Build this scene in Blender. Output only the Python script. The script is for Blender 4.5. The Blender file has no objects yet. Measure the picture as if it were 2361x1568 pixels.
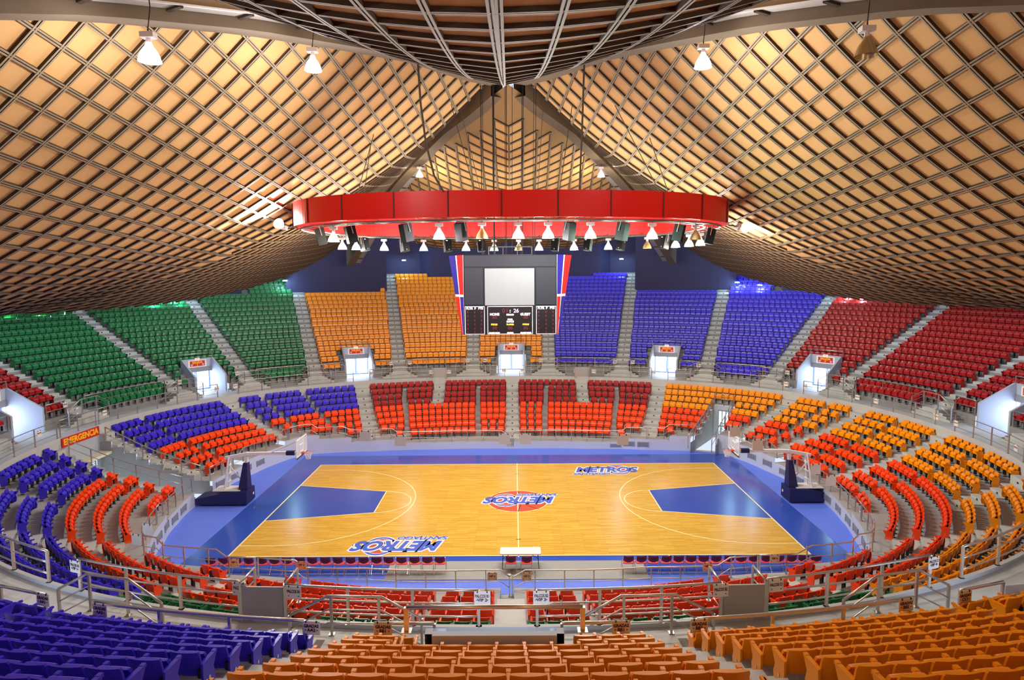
import bpy, bmesh, math, random
from math import sin, cos, tan, pi, sqrt, atan2, radians, hypot, floor
from mathutils import Vector, Matrix
random.seed(7)
SC = bpy.context.scene
COL = SC.collection

# ---------------------------------------------------------------- camera, world, light, exposure
CAMP = (-0.1486, -36.971, 13.3774); YAW, PIT, ROL, FPX = -0.00356, 0.10005, -0.006238, 1471.4
cf = Vector((sin(YAW)*cos(PIT), cos(YAW)*cos(PIT), -sin(PIT)))
cr = Vector((cos(YAW), -sin(YAW), 0)); cu = cr.cross(cf)
cr, cu = cos(ROL)*cr + sin(ROL)*cu, -sin(ROL)*cr + cos(ROL)*cu
cam = bpy.data.cameras.new('camera'); camo = bpy.data.objects.new('camera', cam); COL.objects.link(camo)
cam.sensor_width = 36; cam.lens = FPX/2361*36; cam.clip_start = 0.2; cam.clip_end = 400
M = Matrix.Identity(4)
for i in range(3):
    M[i][0], M[i][1], M[i][2], M[i][3] = cr[i], cu[i], -cf[i], CAMP[i]
camo.matrix_world = M
SC.camera = camo
def project(P):
    d = Vector(P) - Vector(CAMP); z = d.dot(cf)
    return (1180.5 + FPX*d.dot(cr)/z, 784 - FPX*d.dot(cu)/z, z)
def ray(px, py):
    return cf + cr*((px-1180.5)/FPX) - cu*((py-784)/FPX)
def at_y(px, py, y):
    d = ray(px, py); t = (y-CAMP[1])/d.y
    return Vector(CAMP) + d*t
def at_z(px, py, z):
    d = ray(px, py); t = (z-CAMP[2])/d.z
    return Vector(CAMP) + d*t
SC.view_settings.view_transform = 'Standard'; SC.view_settings.look = 'None'
SC.view_settings.exposure = 0.0; SC.view_settings.gamma = 1.0
SC.view_settings.use_curve_mapping = False
w = bpy.data.worlds.new('world'); SC.world = w; w.use_nodes = True
bg = w.node_tree.nodes['Background']; bg.inputs[0].default_value = (0.75, 0.85, 1, 1); bg.inputs[1].default_value = 1.0
try:
    SC.cycles.use_denoising = True; SC.cycles.max_bounces = 6; SC.cycles.diffuse_bounces = 3; SC.cycles.glossy_bounces = 3
    SC.cycles.transmission_bounces = 4; SC.cycles.sample_clamp_indirect = 4.0; SC.cycles.caustics_reflective = False; SC.cycles.caustics_refractive = False
except Exception:
    pass
LAMP_W = 1150.0          # each lit high-bay lamp
SIDE_W = 3600.0         # lamps turned at the ceiling

# ---------------------------------------------------------------- materials
MATS = {}
def mat(name, col, rough=0.5, metal=0.0, noise=0.0, nscale=4.0, spec=0.5, emit=None, es=0.0, bump=0.0, alpha=None, trans=0.0, coat=0.0):
    if name in MATS: return MATS[name]
    m = bpy.data.materials.new(name); m.use_nodes = True; nt = m.node_tree; b = nt.nodes['Principled BSDF']
    b.inputs['Base Color'].default_value = (*col, 1); b.inputs['Roughness'].default_value = rough; b.inputs['Metallic'].default_value = metal
    b.inputs['Specular IOR Level'].default_value = spec
    if coat: b.inputs['Coat Weight'].default_value = coat; b.inputs['Coat Roughness'].default_value = 0.12
    if trans: b.inputs['Transmission Weight'].default_value = trans
    if alpha is not None: b.inputs['Alpha'].default_value = alpha
    if emit: b.inputs['Emission Color'].default_value = (*emit, 1); b.inputs['Emission Strength'].default_value = es
    if noise or bump:
        tc = nt.nodes.new('ShaderNodeTexCoord'); nz = nt.nodes.new('ShaderNodeTexNoise'); nz.inputs['Scale'].default_value = nscale; nz.inputs['Detail'].default_value = 5
        nt.links.new(tc.outputs['Object'], nz.inputs['Vector'])
        if noise:
            mx = nt.nodes.new('ShaderNodeMix'); mx.data_type = 'RGBA'
            mx.inputs[6].default_value = (*[c*(1-noise) for c in col], 1); mx.inputs[7].default_value = (*[min(1, c*(1+noise)) for c in col], 1)
            nt.links.new(nz.outputs['Fac'], mx.inputs[0]); nt.links.new(mx.outputs[2], b.inputs['Base Color'])
        if bump:
            bp = nt.nodes.new('ShaderNodeBump'); bp.inputs['Strength'].default_value = bump; bp.inputs['Distance'].default_value = 0.02
            nt.links.new(nz.outputs['Fac'], bp.inputs['Height']); nt.links.new(bp.outputs['Normal'], b.inputs['Normal'])
    MATS[name] = m
    return m
def srgb(r, g, b):
    f = lambda c: (c/255/12.92 if c <= 10 else ((c/255+0.055)/1.055)**2.4)
    return (f(r), f(g), f(b))
conc = mat('concrete', srgb(165, 166, 168), 0.75, noise=0.12, nscale=1.3)
conc_lt = mat('concrete_light', srgb(190, 192, 190), 0.6, noise=0.15, nscale=0.9)
conc_dk = mat('concrete_dark', srgb(120, 112, 100), 0.8, noise=0.15, nscale=1.1)
paint_w = mat('painted_wall', srgb(190, 196, 214), 0.6, noise=0.05, nscale=0.8)
paint_cool = mat('painted_cool', srgb(176, 182, 196), 0.6, noise=0.06, nscale=0.8)
navy = mat('navy_wall', srgb(46, 42, 82), 0.7, noise=0.12, nscale=0.7)
navy_col = mat('navy_pilaster', srgb(70, 82, 140), 0.7, noise=0.1, nscale=0.7)
tile_m = mat('ceiling_panel', srgb(214, 166, 106), 0.8, noise=0.07, nscale=0.5)
plaster_m = mat('ceiling_plaster', srgb(160, 128, 84), 0.85, noise=0.12, nscale=0.6)
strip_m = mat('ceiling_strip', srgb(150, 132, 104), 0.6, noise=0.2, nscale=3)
strip_dk = mat('ceiling_strip_side', srgb(62, 44, 28), 0.8)  # strip sides and grooves darkened to paint in their shadow gaps
steel = mat('brushed_steel', srgb(205, 200, 190), 0.28, 0.85, noise=0.06, nscale=2)
steel_dk = mat('steel_foot', srgb(60, 55, 50), 0.5, 0.5)
black = mat('black_plastic', (0.012, 0.012, 0.014), 0.45)
white = mat('white_paint', srgb(235, 235, 235), 0.45)
red_band = mat('red_band', srgb(222, 24, 18), 0.32, noise=0.1, nscale=0.6, spec=0.4)
signred = mat('sign_red', srgb(205, 30, 25), 0.5)
signyel = mat('sign_yellow', srgb(255, 190, 20), 0.5)
signwht = mat('sign_white', srgb(238, 234, 226), 0.5)
signtxt = mat('sign_text', srgb(70, 20, 30), 0.5)
signblu = mat('sign_blue', srgb(70, 90, 170), 0.5)
blue_dk = mat('floor_blue', srgb(52, 84, 190), 0.16, noise=0.08, nscale=0.5, spec=0.5)
blue_lt = mat('floor_blue_light', srgb(98, 128, 245), 0.5, noise=0.05, nscale=0.5)
key_blue = mat('key_blue', srgb(58, 84, 178), 0.2, noise=0.06, nscale=0.6)
line_w = mat('court_line', srgb(250, 240, 180), 0.3)
padnavy = mat('navy_padding', srgb(28, 32, 84), 0.5)
day = mat('daylit_glass', (0.8, 0.9, 1), 0.2, emit=(0.80, 0.90, 1.0), es=5.0)
dayblue = mat('daylit_frame', srgb(120, 160, 235), 0.4)
SEATC = {'blue': srgb(62, 44, 214), 'orange': srgb(250, 70, 10), 'yellow': srgb(250, 150, 0), 'green': srgb(24, 112, 62), 'red': srgb(165, 24, 24)}
SEATM = {k: mat('seat_'+k, v, 0.3, spec=0.38) for k, v in SEATC.items()}

# ---------------------------------------------------------------- mesh helpers
class MB:
    def __init__(s): s.v = []; s.f = []; s.m = []
    def add(s, vs, fs, mi=0):
        o = len(s.v); s.v += [tuple(x) for x in vs]
        for f in fs: s.f.append(tuple(i+o for i in f)); s.m.append(mi)
    def box(s, c, d, mi=0, R=None):
        x, y, z = d[0]/2, d[1]/2, d[2]/2
        vs = [Vector((sx*x, sy*y, sz*z)) for sx in (-1, 1) for sy in (-1, 1) for sz in (-1, 1)]
        if R is not None: vs = [R @ v for v in vs]
        c = Vector(c)
        s.add([v+c for v in vs], [(0, 1, 3, 2), (4, 6, 7, 5), (0, 4, 5, 1), (2, 3, 7, 6), (0, 2, 6, 4), (1, 5, 7, 3)], mi)
    def quad(s, a, b, c, d, mi=0): s.add([a, b, c, d], [(0, 1, 2, 3)], mi)
    def bar(s, a, b, w, h=None, mi=0, up=(0, 0, 1)):
        a, b = Vector(a), Vector(b); h = h or w; d = (b-a)
        if d.length < 1e-6: return
        d.normalize(); x = d.cross(Vector(up))
        if x.length < 1e-3: x = d.cross(Vector((1, 0, 0)))
        x.normalize(); z = x.cross(d); x *= w/2; z *= h/2
        s.add([a-x-z, a+x-z, a+x+z, a-x+z, b-x-z, b+x-z, b+x+z, b-x+z], [(0, 3, 2, 1), (4, 5, 6, 7), (0, 1, 5, 4), (1, 2, 6, 5), (2, 3, 7, 6), (3, 0, 4, 7)], mi)
    def tube(s, pts, r, n=8, mi=0, cap=True):
        pts = [Vector(p) for p in pts]; rings = []
        for i, p in enumerate(pts):
            d = (pts[min(i+1, len(pts)-1)] - pts[max(i-1, 0)]).normalized()
            x = d.cross(Vector((0, 0, 1)))
            if x.length < 1e-3: x = d.cross(Vector((1, 0, 0)))
            x.normalize(); y = x.cross(d)
            rr = r[i] if isinstance(r, (list, tuple)) else r
            rings.append([p + x*rr*cos(2*pi*k/n) + y*rr*sin(2*pi*k/n) for k in range(n)])
        vs = [v for R in rings for v in R]; fs = []
        for i in range(len(pts)-1):
            for k in range(n): fs.append((i*n+k, i*n+(k+1) % n, (i+1)*n+(k+1) % n, (i+1)*n+k))
        if cap: fs += [tuple(range(n-1, -1, -1)), tuple(range((len(pts)-1)*n, len(pts)*n))]
        s.add(vs, fs, mi)
    def lathe(s, prof, c=(0, 0, 0), n=16, mi=0, R=None):
        vs = []; fs = []
        for r, z in prof:
            for k in range(n): vs.append(Vector((r*cos(2*pi*k/n), r*sin(2*pi*k/n), z)))
        for i in range(len(prof)-1):
            for k in range(n): fs.append((i*n+k, i*n+(k+1) % n, (i+1)*n+(k+1) % n, (i+1)*n+k))
        if R is not None: vs = [R @ v for v in vs]
        c = Vector(c); s.add([v+c for v in vs], fs, mi)
    def prism(s, poly, z0, z1, mi=0, T=None):
        n = len(poly); vs = [Vector((x, y, z0)) for x, y in poly] + [Vector((x, y, z1)) for x, y in poly]
        if T is not None: vs = [T @ v for v in vs]
        s.add(vs, [tuple(range(n-1, -1, -1)), tuple(range(n, 2*n))] + [(i, (i+1) % n, n+(i+1) % n, n+i) for i in range(n)], mi)
    def merge(s, o, T=None, mi=None):
        k = len(s.v); s.v += [tuple(T @ Vector(v)) for v in o.v] if T is not None else o.v
        for f, m in zip(o.f, o.m): s.f.append(tuple(i+k for i in f)); s.m.append(m if mi is None else mi)
    def build(s, name, mats, parent=None, loc=None, rot=None, smooth=False):
        me = bpy.data.meshes.new(name); me.from_pydata(s.v, [], s.f)
        if not isinstance(mats, (list, tuple)): mats = [mats]
        for m in mats: me.materials.append(m)
        if len(mats) > 1: me.polygons.foreach_set('material_index', s.m)
        if smooth: me.polygons.foreach_set('use_smooth', [True]*len(s.f))
        me.update()
        o = bpy.data.objects.new(name, me); COL.objects.link(o)
        if parent is not None: o.parent = parent
        if loc is not None: o.location = loc
        if rot is not None: o.rotation_euler = rot
        return o
def tag(o, label, cat, group=None):
    o['label'] = label; o['category'] = cat
    if group: o['group'] = group
    return o
def thing(name, label, cat, loc=(0, 0, 0), rz=0.0, group=None):
    o = bpy.data.objects.new(name, None); COL.objects.link(o); o.location = loc; o.rotation_euler = (0, 0, rz); o.empty_display_size = 0.2
    return tag(o, label, cat, group)
def struct(o): o['kind'] = 'structure'; return o
def text_mb(s, size, depth=0.004, bold=0.0, shear=0.0, ax='CENTER'):
    cu_ = bpy.data.curves.new('t', 'FONT'); cu_.body = s; cu_.size = size; cu_.extrude = depth; cu_.offset = bold; cu_.shear = shear
    cu_.align_x = ax; cu_.align_y = 'CENTER'; cu_.resolution_u = 3
    ob = bpy.data.objects.new('t', cu_); COL.objects.link(ob)
    dg = bpy.context.evaluated_depsgraph_get(); me = bpy.data.meshes.new_from_object(ob.evaluated_get(dg))
    b = MB(); b.add([v.co[:] for v in me.vertices], [tuple(p.vertices) for p in me.polygons])
    COL.objects.unlink(ob); bpy.data.objects.remove(ob); bpy.data.curves.remove(cu_); bpy.data.meshes.remove(me)
    return b
def frame(o, x, z):    # matrix: local x axis, local z (normal), origin
    x = Vector(x).normalized(); z = Vector(z).normalized(); y = z.cross(x)
    T = Matrix.Identity(4)
    for i in range(3): T[i][0], T[i][1], T[i][2], T[i][3] = x[i], y[i], z[i], o[i]
    return T

# ---------------------------------------------------------------- bowl geometry
X0, A0, B0, NE = -0.5, 26.0, 21.0, 2.2
def ringpt(d, th):
    s_, c_ = sin(th), cos(th)
    r = 1/((abs(s_)/(A0+d))**NE + (abs(c_)/(B0+d))**NE)**(1/NE)
    return Vector((X0+r*s_, r*c_, 0))
def dring(x, y):
    x = abs(x-X0); y = abs(y); lo, hi = -20., 60.
    for _ in range(40):
        m = (lo+hi)/2
        if (x/(A0+m))**NE + (y/(B0+m))**NE > 1: lo = m
        else: hi = m
    return lo
ZC = 4.1                                   # concourse level
def zu(k): return 4.74 if k == 0 else 4.86 + .402*k            # upper tread
def du(k): return 2.8 + .82*k              # upper seat-back line
DLT = [-.19, -1.01, -1.83, -2.65, -3.47, -4.48, -5.48, -6.48, -7.49, -8.49, -9.5, -10.5]
ZLT = [3.13, 2.76, 2.40, 2.03, 1.71, 1.41, 1.11, .82, .52, .22, .0, .0]
def zl(j): return ZLT[j] if j >= 0 else ZC
def dl(j): return DLT[j] if j >= 0 else .6
class Aisle:
    def __init__(s, bx, by, brg, w): s.B = Vector((X0+bx, by, 0)); s.u = Vector((sin(brg), cos(brg), 0)); s.n = Vector((cos(brg), -sin(brg), 0)); s.w = w
    def side(s, P): return (P-s.B).dot(s.n)
    def on(s, P): return (P-s.B).dot(s.u) > -12.5
    def at(s, d):                          # point of the centre line on ring d
        lo, hi = -12., 40.
        for _ in range(40):
            m = (lo+hi)/2; P = s.B+s.u*m
            if dring(P.x, P.y) < d: lo = m
            else: hi = m
        return s.B+s.u*lo
D = radians
UB = [(3.6, 23.6, 3), (10.75, 23.6, 13.3), (17.95, 20.5, 23.5), (23.3, 17.1, 44.5), (26.2, 11.55, 65), (28.9, 3.9, 81.5)]
UA = [Aisle(x, y, D(b), .62) for x, y, b in UB] + [Aisle(x, -y, D(180-b), .62) for x, y, b in UB[::-1]] + \
     [Aisle(-x, -y, D(180+b), .62) for x, y, b in UB] + [Aisle(-x, y, D(-b), .62) for x, y, b in UB[::-1]]
def row(d, A, B, wa=None, wb=None, step=0.004):
    """points along ring d between aisle A and aisle B (clockwise), with arc lengths"""
    wa = A.w if wa is None else wa; wb = B.w if wb is None else wb
    a0 = atan2(A.B.x-X0, A.B.y); a1 = atan2(B.B.x-X0, B.B.y)
    if a1 <= a0: a1 += 2*pi
    a0 -= .12; a1 += .12; pts = []
    n = int((a1-a0)/step)
    for i in range(n+1):
        P = ringpt(d, a0+(a1-a0)*i/n)
        if A.side(P) > wa and B.side(P) < -wb: pts.append(P)
    return pts
def spread(pts, pitch, adjust=True):
    """seat places along pts: (position, tangent)"""
    L = [0.]
    for a, b in zip(pts, pts[1:]): L.append(L[-1]+(b-a).length)
    if not L or L[-1] < pitch*.8: return []
    n = int(L[-1]/pitch + .12); p_ = L[-1]/n
    out = []; i = 0
    for k in range(n):
        t = (k+.5)*p_
        while i < len(L)-2 and L[i+1] < t: i += 1
        f = (t-L[i])/max(1e-9, L[i+1]-L[i]); out.append((pts[i].lerp(pts[i+1], f), (pts[i+1]-pts[i]).normalized(), p_))
    return out
# portals of the upper tier: (angle of centre line from a sector's middle)
def sect_mid(i, d=3.5):
    pts = row(d, UA[i-1], UA[i]); return pts[len(pts)//2], (pts[len(pts)//2+1]-pts[len(pts)//2-1]).normalized()
PORT = {}
for si in (0, 2, 4, 6, 12, 18, 20, 22, 10, 14):
    P, t = sect_mid(si); PORT[si] = (P, t, Vector((-t.y, t.x, 0)))      # t clockwise tangent, outward normal
for si in PORT:
    P, t, n = PORT[si]
    if n.dot(P-Vector((X0, 0, 0))) < 0: n = -n
    Q = P - n*((P-Vector((X0, 0, 0))).dot(n)*0)
    PORT[si] = (Q, t, n)
PW, PD0, PD1 = 1.3, 2.45, 4.6            # half width, front and back ring offsets of a portal
def in_portal(P, d, grow=0.0):
    if d < PD0-.1 or d > PD1+grow*.5: return False
    for Q, t, n in PORT.values():
        if abs((P-Q).dot(t)) < PW+grow and (P-Q).dot(n) > -5: return True
    return False
# rows in each sector: (first row, number of rows, extra rows, half that carries them: -1 start side, +1 end side)
SECT = {}
def sset(i, k0, n, ex=0, half=0):
    SECT[i] = (k0, n, ex, half); SECT[(24-i) % 24] = (k0, n, ex, -half)
    SECT[(12-i) % 24] = (k0, n, ex, -half); SECT[(12+i) % 24] = (k0, n, ex, half)
sset(0, 0, 20); sset(1, 0, 20, 1, 1); sset(2, 0, 16, 1, -2); sset(3, -1, 16, 4, -1); sset(4, 0, 14, 4, -1); sset(5, -1, 15, 0, 0); sset(6, 0, 14)
UCOL = {}
for i in range(24):
    if i in (0, 23, 22): UCOL[i] = 'yellow'
    elif i in (1, 2, 3): UCOL[i] = 'blue'
    elif i in (21, 20, 19): UCOL[i] = 'green'
    elif i in (4, 5, 6, 18): UCOL[i] = 'red'
    elif i in (17, 16, 15, 14, 13): UCOL[i] = 'blue'
    else: UCOL[i] = 'yellow'
# front wall of the lower tier: ring offset by angle from +-y
WALLD = [(0, -9.33), (27, -8.95), (43, -7.95), (50, -7.0), (57, -5.85), (64, -6.5), (72, -7.2), (80, -7.5), (90, -7.5)]
def dwall(th):
    a = abs(math.degrees(atan2(abs(sin(th)), abs(cos(th)))))
    for (a0, d0), (a1, d1) in zip(WALLD, WALLD[1:]):
        if a <= a1: return d0+(d1-d0)*(a-a0)/(a1-a0)
    return -7.5
def jlast(th):
    dw = dwall(th); j = 9
    while j > 4 and dl(j)-.70 < dw+.12: j -= 1
    return j

# ---------------------------------------------------------------- floor and court
fl = MB(); NS = 180
fl.add([ringpt(dwall(2*pi*i/NS)+.6, 2*pi*i/NS) for i in range(NS)], [tuple(range(NS-1, -1, -1))])
fl.v = [(x, y, -.03) for x, y, z in fl.v]
floor_o = struct(fl.build('floor', conc_lt))
fl = MB(); fl.add([ringpt(dwall(2*pi*i/NS)+.05, 2*pi*i/NS)+Vector((0, 0, -.02)) for i in range(NS)], [tuple(range(NS-1, -1, -1))])
fl.build('apron_paint', blue_lt, floor_o)
b = MB(); b.box((0, .35, -.008), (31.8, 19.0, .012)); b.build('run_off_paint', blue_dk, floor_o)
b = MB(); b.box((-.1, -8.98, -.004), (11.8, 1.85, .012)); b.box((4.9, -8.98, -.003), (1.6, 1.6, .012)); b.build('grey_screed', conc_dk if False else mat('screed', srgb(150, 150, 148), 0.6, noise=.12, nscale=1.5), floor_o)
# wood boards
def wood_mat():
    m = bpy.data.materials.new('court_wood'); m.use_nodes = True; nt = m.node_tree; P = nt.nodes['Principled BSDF']
    tc = nt.nodes.new('ShaderNodeTexCoord'); br = nt.nodes.new('ShaderNodeTexBrick')
    br.inputs['Scale'].default_value = 1.0; br.inputs['Brick Width'].default_value = 1.1; br.inputs['Row Height'].default_value = .075; br.inputs['Mortar Size'].default_value = .003
    br.inputs['Color1'].default_value = (*srgb(234, 190, 80), 1); br.inputs['Color2'].default_value = (*srgb(216, 166, 58), 1); br.inputs['Mortar'].default_value = (*srgb(150, 105, 25), 1); br.offset = .37; br.offset_frequency = 3
    nz = nt.nodes.new('ShaderNodeTexNoise'); nz.inputs['Scale'].default_value = 1.0; nz.inputs['Detail'].default_value = 6
    mp = nt.nodes.new('ShaderNodeMapping'); mp.inputs['Scale'].default_value = (.8, 9, 1)
    nt.links.new(tc.outputs['Object'], br.inputs['Vector']); nt.links.new(tc.outputs['Object'], mp.inputs['Vector']); nt.links.new(mp.outputs[0], nz.inputs['Vector'])
    mx = nt.nodes.new('ShaderNodeMix'); mx.data_type = 'RGBA'; mx.blend_type = 'MULTIPLY'; mx.inputs[0].default_value = .45
    cr_ = nt.nodes.new('ShaderNodeValToRGB'); cr_.color_ramp.elements[0].color = (.62, .55, .4, 1); cr_.color_ramp.elements[1].color = (1.0, 1, 1, 1); cr_.color_ramp.elements[0].position = .3; cr_.color_ramp.elements[1].position = .6
    nt.links.new(nz.outputs['Fac'], cr_.inputs[0]); nt.links.new(br.outputs['Color'], mx.inputs[6]); nt.links.new(cr_.outputs[0], mx.inputs[7]); nt.links.new(mx.outputs[2], P.inputs['Base Color'])
    P.inputs['Roughness'].default_value = .22; P.inputs['Specular IOR Level'].default_value = .4
    return m
b = MB(); b.box((0, 0, 0), (28, 15, .014)); b.build('court_boards', wood_mat(), floor_o)
for s in (-1, 1):      # painted lanes
    b = MB(); b.prism([(s*14, -3), (s*14, 3), (s*8.2, 1.8), (s*8.2, -1.8)][::s], .004, .010); b.build('lane_paint', key_blue, floor_o)
ln = MB(); LW = .06; ZL = .0125
def seg(a, c, z=ZL, w=LW): ln.bar((*a, z), (*c, z), w, .003)
def arc(cx, cy, r, a0, a1, n=40, w=LW):
    ps = [(cx+r*cos(a0+(a1-a0)*i/n), cy+r*sin(a0+(a1-a0)*i/n)) for i in range(n+1)]
    for i in range(n):
        (x0, y0), (x1, y1) = ps[i], ps[i+1]
        u = Vector((x0-cx, y0-cy, 0)).normalized()*w/2; v = Vector((x1-cx, y1-cy, 0)).normalized()*w/2
        ln.quad((x0-u.x, y0-u.y, ZL), (x0+u.x, y0+u.y, ZL), (x1+v.x, y1+v.y, ZL), (x1-v.x, y1-v.y, ZL))
for s in (-1, 1):
    seg((-14.03, s*7.5), (14.03, s*7.5), w=.08); seg((s*14, -7.5), (s*14, 7.5), w=.08)
    seg((s*14, -3), (s*8.2, -1.8)); seg((s*14, 3), (s*8.2, 1.8)); seg((s*8.2, -1.8), (s*8.2, 1.8))
    arc(s*8.2, 0, 1.8, pi/2, pi/2+pi*s, 30)
    cx = s*(14-1.575); seg((s*14, -6.25), (cx, -6.25)); seg((s*14, 6.25), (cx, 6.25)); arc(cx, 0, 6.25, pi/2, pi/2+pi*s, 60)
    seg((s*7.2, -7.5), (s*7.2, -8.2))
seg((0, -7.65), (0, 7.65)); arc(0, 0, 1.8, 0, 2*pi, 60)
ln.build('court_lines', line_w, floor_o)
tk = MB(); tk.bar((-.12, 5.2, .016), (.12, 5.2, .016), .06, .003); tk.bar((-.12, -5.6, .016), (.12, -5.6, .016), .06, .003); tk.build('line_tick', mat('dark_tick', srgb(90, 70, 40), .5), floor_o)
# centre ball and team lettering
logo_blue = mat('logo_blue', srgb(70, 100, 205), .3); logo_wht = mat('logo_white', srgb(240, 240, 250), .3); logo_red = mat('logo_ball', srgb(205, 82, 46), .3, noise=.1, nscale=3); logo_blk = mat('logo_seam', srgb(50, 40, 60), .4)
def disc(b, cx, cy, rx, ry, z, mi=0, n=48, r0=0.0):
    if r0 <= 0: b.add([(cx+rx*cos(2*pi*k/n), cy+ry*sin(2*pi*k/n), z) for k in range(n)], [tuple(range(n))], mi)
    else:
        vs = [(cx+rx*q*cos(2*pi*k/n), cy+ry*q*sin(2*pi*k/n), z) for q in (r0, 1) for k in range(n)]
        b.add(vs, [(k, n+k, n+(k+1) % n, (k+1) % n) for k in range(n)], mi)
bl = MB(); disc(bl, 0, 0, 1.77, 1.77, .0135, 0)
def seam(pts): 
    for a, c in zip(pts, pts[1:]): bl.bar((*a, .015), (*c, .015), .045, .002, 1)
seam([(-1.75+3.5*i/16, .35*sin(pi*i/16)-.1) for i in range(17)])
for sx in (-1, 1):
    seam([(sx*(.25+1.0*((t/12-.5)*2)**2), -1.4+2.8*t/12) for t in range(13)])
seam([(.2*sin(t/12*pi), -1.76+3.52*t/12) for t in range(13)])
bl.build('centre_ball', [logo_red, logo_blk], floor_o)
def team_logo(cx, cy, W, flip):
    L = MB(); z = .016
    m = text_mb('METROS', 1.0, .001, .045, .32); xs = [v[0] for v in m.v]; ys = [v[1] for v in m.v]
    k = W/(max(xs)-min(xs)); ox = (max(xs)+min(xs))/2; oy = (max(ys)+min(ys))/2; hh = (max(ys)-min(ys))*k*1.35
    ball = -W*.20 if flip < 0 else W*.2
    # ring and ball behind the letters
    bx = W*.18
    disc(L, bx, 0, W*.19, hh*.95, z, 1, r0=.0); disc(L, bx, 0, W*.18, hh*.88, z+.001, 0, r0=.84); disc(L, bx, 0, W*.145, hh*.70, z+.001, 2)
    for q in (-.5, .5): L.bar((bx-W*.13, q*hh*.3, z+.002), (bx+W*.13, q*hh*.3+.1, z+.002), .03, .001, 3)
    # white border then blue letters
    bd = text_mb('METROS', 1.0, .001, .12, .32)
    L.merge(bd, Matrix.Translation((0, 0, z+.004)) @ Matrix.Diagonal((k, k*1.35, 1, 1)) @ Matrix.Translation((-ox, -oy, 0)), 1)
    L.merge(m, Matrix.Translation((0, 0, z+.007)) @ Matrix.Diagonal((k, k*1.35, 1, 1)) @ Matrix.Translation((-ox, -oy, 0)), 0)
    sub = text_mb('SANTIAGO', hh*.42, .001, .02, .2); sb2 = text_mb('SANTIAGO', hh*.42, .001, .05, .2)
    L.merge(sb2, Matrix.Translation((-W*.27, -hh*.80, z+.004)), 1); L.merge(sub, Matrix.Translation((-W*.27, -hh*.80, z+.007)), 0)
    o = L.build('team_lettering', [logo_blue, logo_wht, logo_red, logo_blk], floor_o, loc=(cx, cy, 0), rot=(0, 0, pi if flip < 0 else 0))
team_logo(0.05, .1, 4.3, -1); team_logo(-6.1, -6.35, 4.5, -1); team_logo(6.2, 6.05, 4.4, 1)

# ---------------------------------------------------------------- terraces
NSEG = 540
TH = [2*pi*i/NSEG for i in range(NSEG)]
def band(b, d0, z0, d1, z1, i, mi=0):
    a, c = TH[i], TH[(i+1) % NSEG]
    p, q, r, s = ringpt(d0, a), ringpt(d0, c), ringpt(d1, c), ringpt(d1, a)
    p.z = q.z = z0; r.z = s.z = z1; b.quad(p, s, r, q, mi)
# vomitories of the lower tier: (edge lines) as plan half planes
class Vom:
    def __init__(s, A, Bq, jtop): s.a = Aisle(*A, 0); s.b = Aisle(*Bq, 0); s.jtop = jtop
    def has(s, P): return s.a.side(P) > 0 and s.b.side(P) < 0 and s.a.on(P)
def brg(x0, y0, x1, y1): return atan2(x0-x1, y0-y1)     # from inner (x1,y1) outwards
VOMS = [Vom((-25.8, -.9, brg(-25.8, -.9, -19.8, -.6)), (-26, 2.4, brg(-26, 2.4, -20.1, 1.7)), -1),
        Vom((17.4, 15.7, brg(17.4, 15.7, 14.8, 11.9)), (18.9, 15.2, brg(18.9, 15.2, 16.5, 11.4)), 1)]
low = MB(); upp = MB(); cnc = MB(); wl = MB()
for i in range(NSEG):
    tm = TH[i]+pi/NSEG; dw = dwall(TH[i]); dw2 = dwall(TH[(i+1) % NSEG]); jl = jlast(tm)
    for j in range(0, jl+1):
        dm = dl(j)-.3; P = ringpt(dm, tm)
        v = next((v for v in VOMS if v.has(P)), None)
        if v and j > v.jtop: continue
        zj = zl(j); d1 = dl(j)+.16; d0 = dl(j+1)+.16
        if j == 0: d1 = dl(0)+.16
        band(low, d0, zj, d1, zj, i)
        band(low, d1, zj, d1, zl(j-1) if j else ZC, i)
    P = ringpt(dw+.4, tm)
    if not any(v.has(P) for v in VOMS):
        a, c = TH[i], TH[(i+1) % NSEG]; zj = zl(jl); dd = dl(jl+1)+.16
        p, q = ringpt(dw, a), ringpt(dw2, c); r, s = ringpt(dd, c), ringpt(dd, a)
        for x in (p, q, r, s): x.z = zj
        low.quad(p, s, r, q)
        p2, q2 = p.copy(), q.copy(); p2.z = q2.z = -.03; wl.quad(p, q, q2, p2)
    # concourse and upper rows
    band(cnc, -.05, ZC, PD0, ZC, i); band(cnc, -.05, ZC, -.05, ZC-.9, i); band(cnc, -.05, ZC, -.05, ZC+.12, i); band(cnc, .08, ZC, .08, ZC+.12, i); band(cnc, -.05, ZC+.12, .08, ZC+.12, i)
    sec = next((k for k in range(24) if UA[k-1].side(ringpt(4, tm)) > 0 and UA[k-1].on(ringpt(4, tm)) and UA[k].side(ringpt(4, tm)) <= 0 and UA[k].on(ringpt(4, tm))), 0)
    k0 = SECT[sec][0]
    base = PD0 if k0 == 0 else PD0
    for k in range(k0, 23):
        d1 = du(k)+.12; d0 = d1-.82
        if k == k0: d0 = PD0-(.45 if k0 else 0)
        P = ringpt((d0+d1)/2, tm)
        if in_portal(P, (d0+d1)/2): continue
        band(upp, d0, zu(k), d1, zu(k), i)
        band(upp, d0, zu(k), d0, zu(k-1) if k > k0 else ZC, i)
terr = struct(low.build('floor_terrace', conc)); tu = struct(upp.build('floor_terrace.001', conc_dk if False else mat('concrete_upper', srgb(140, 140, 142), .8, noise=.12, nscale=1.2))); tc = struct(cnc.build('floor_concourse', conc_lt)); fw = struct(wl.build('wall_court', paint_w))
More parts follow.
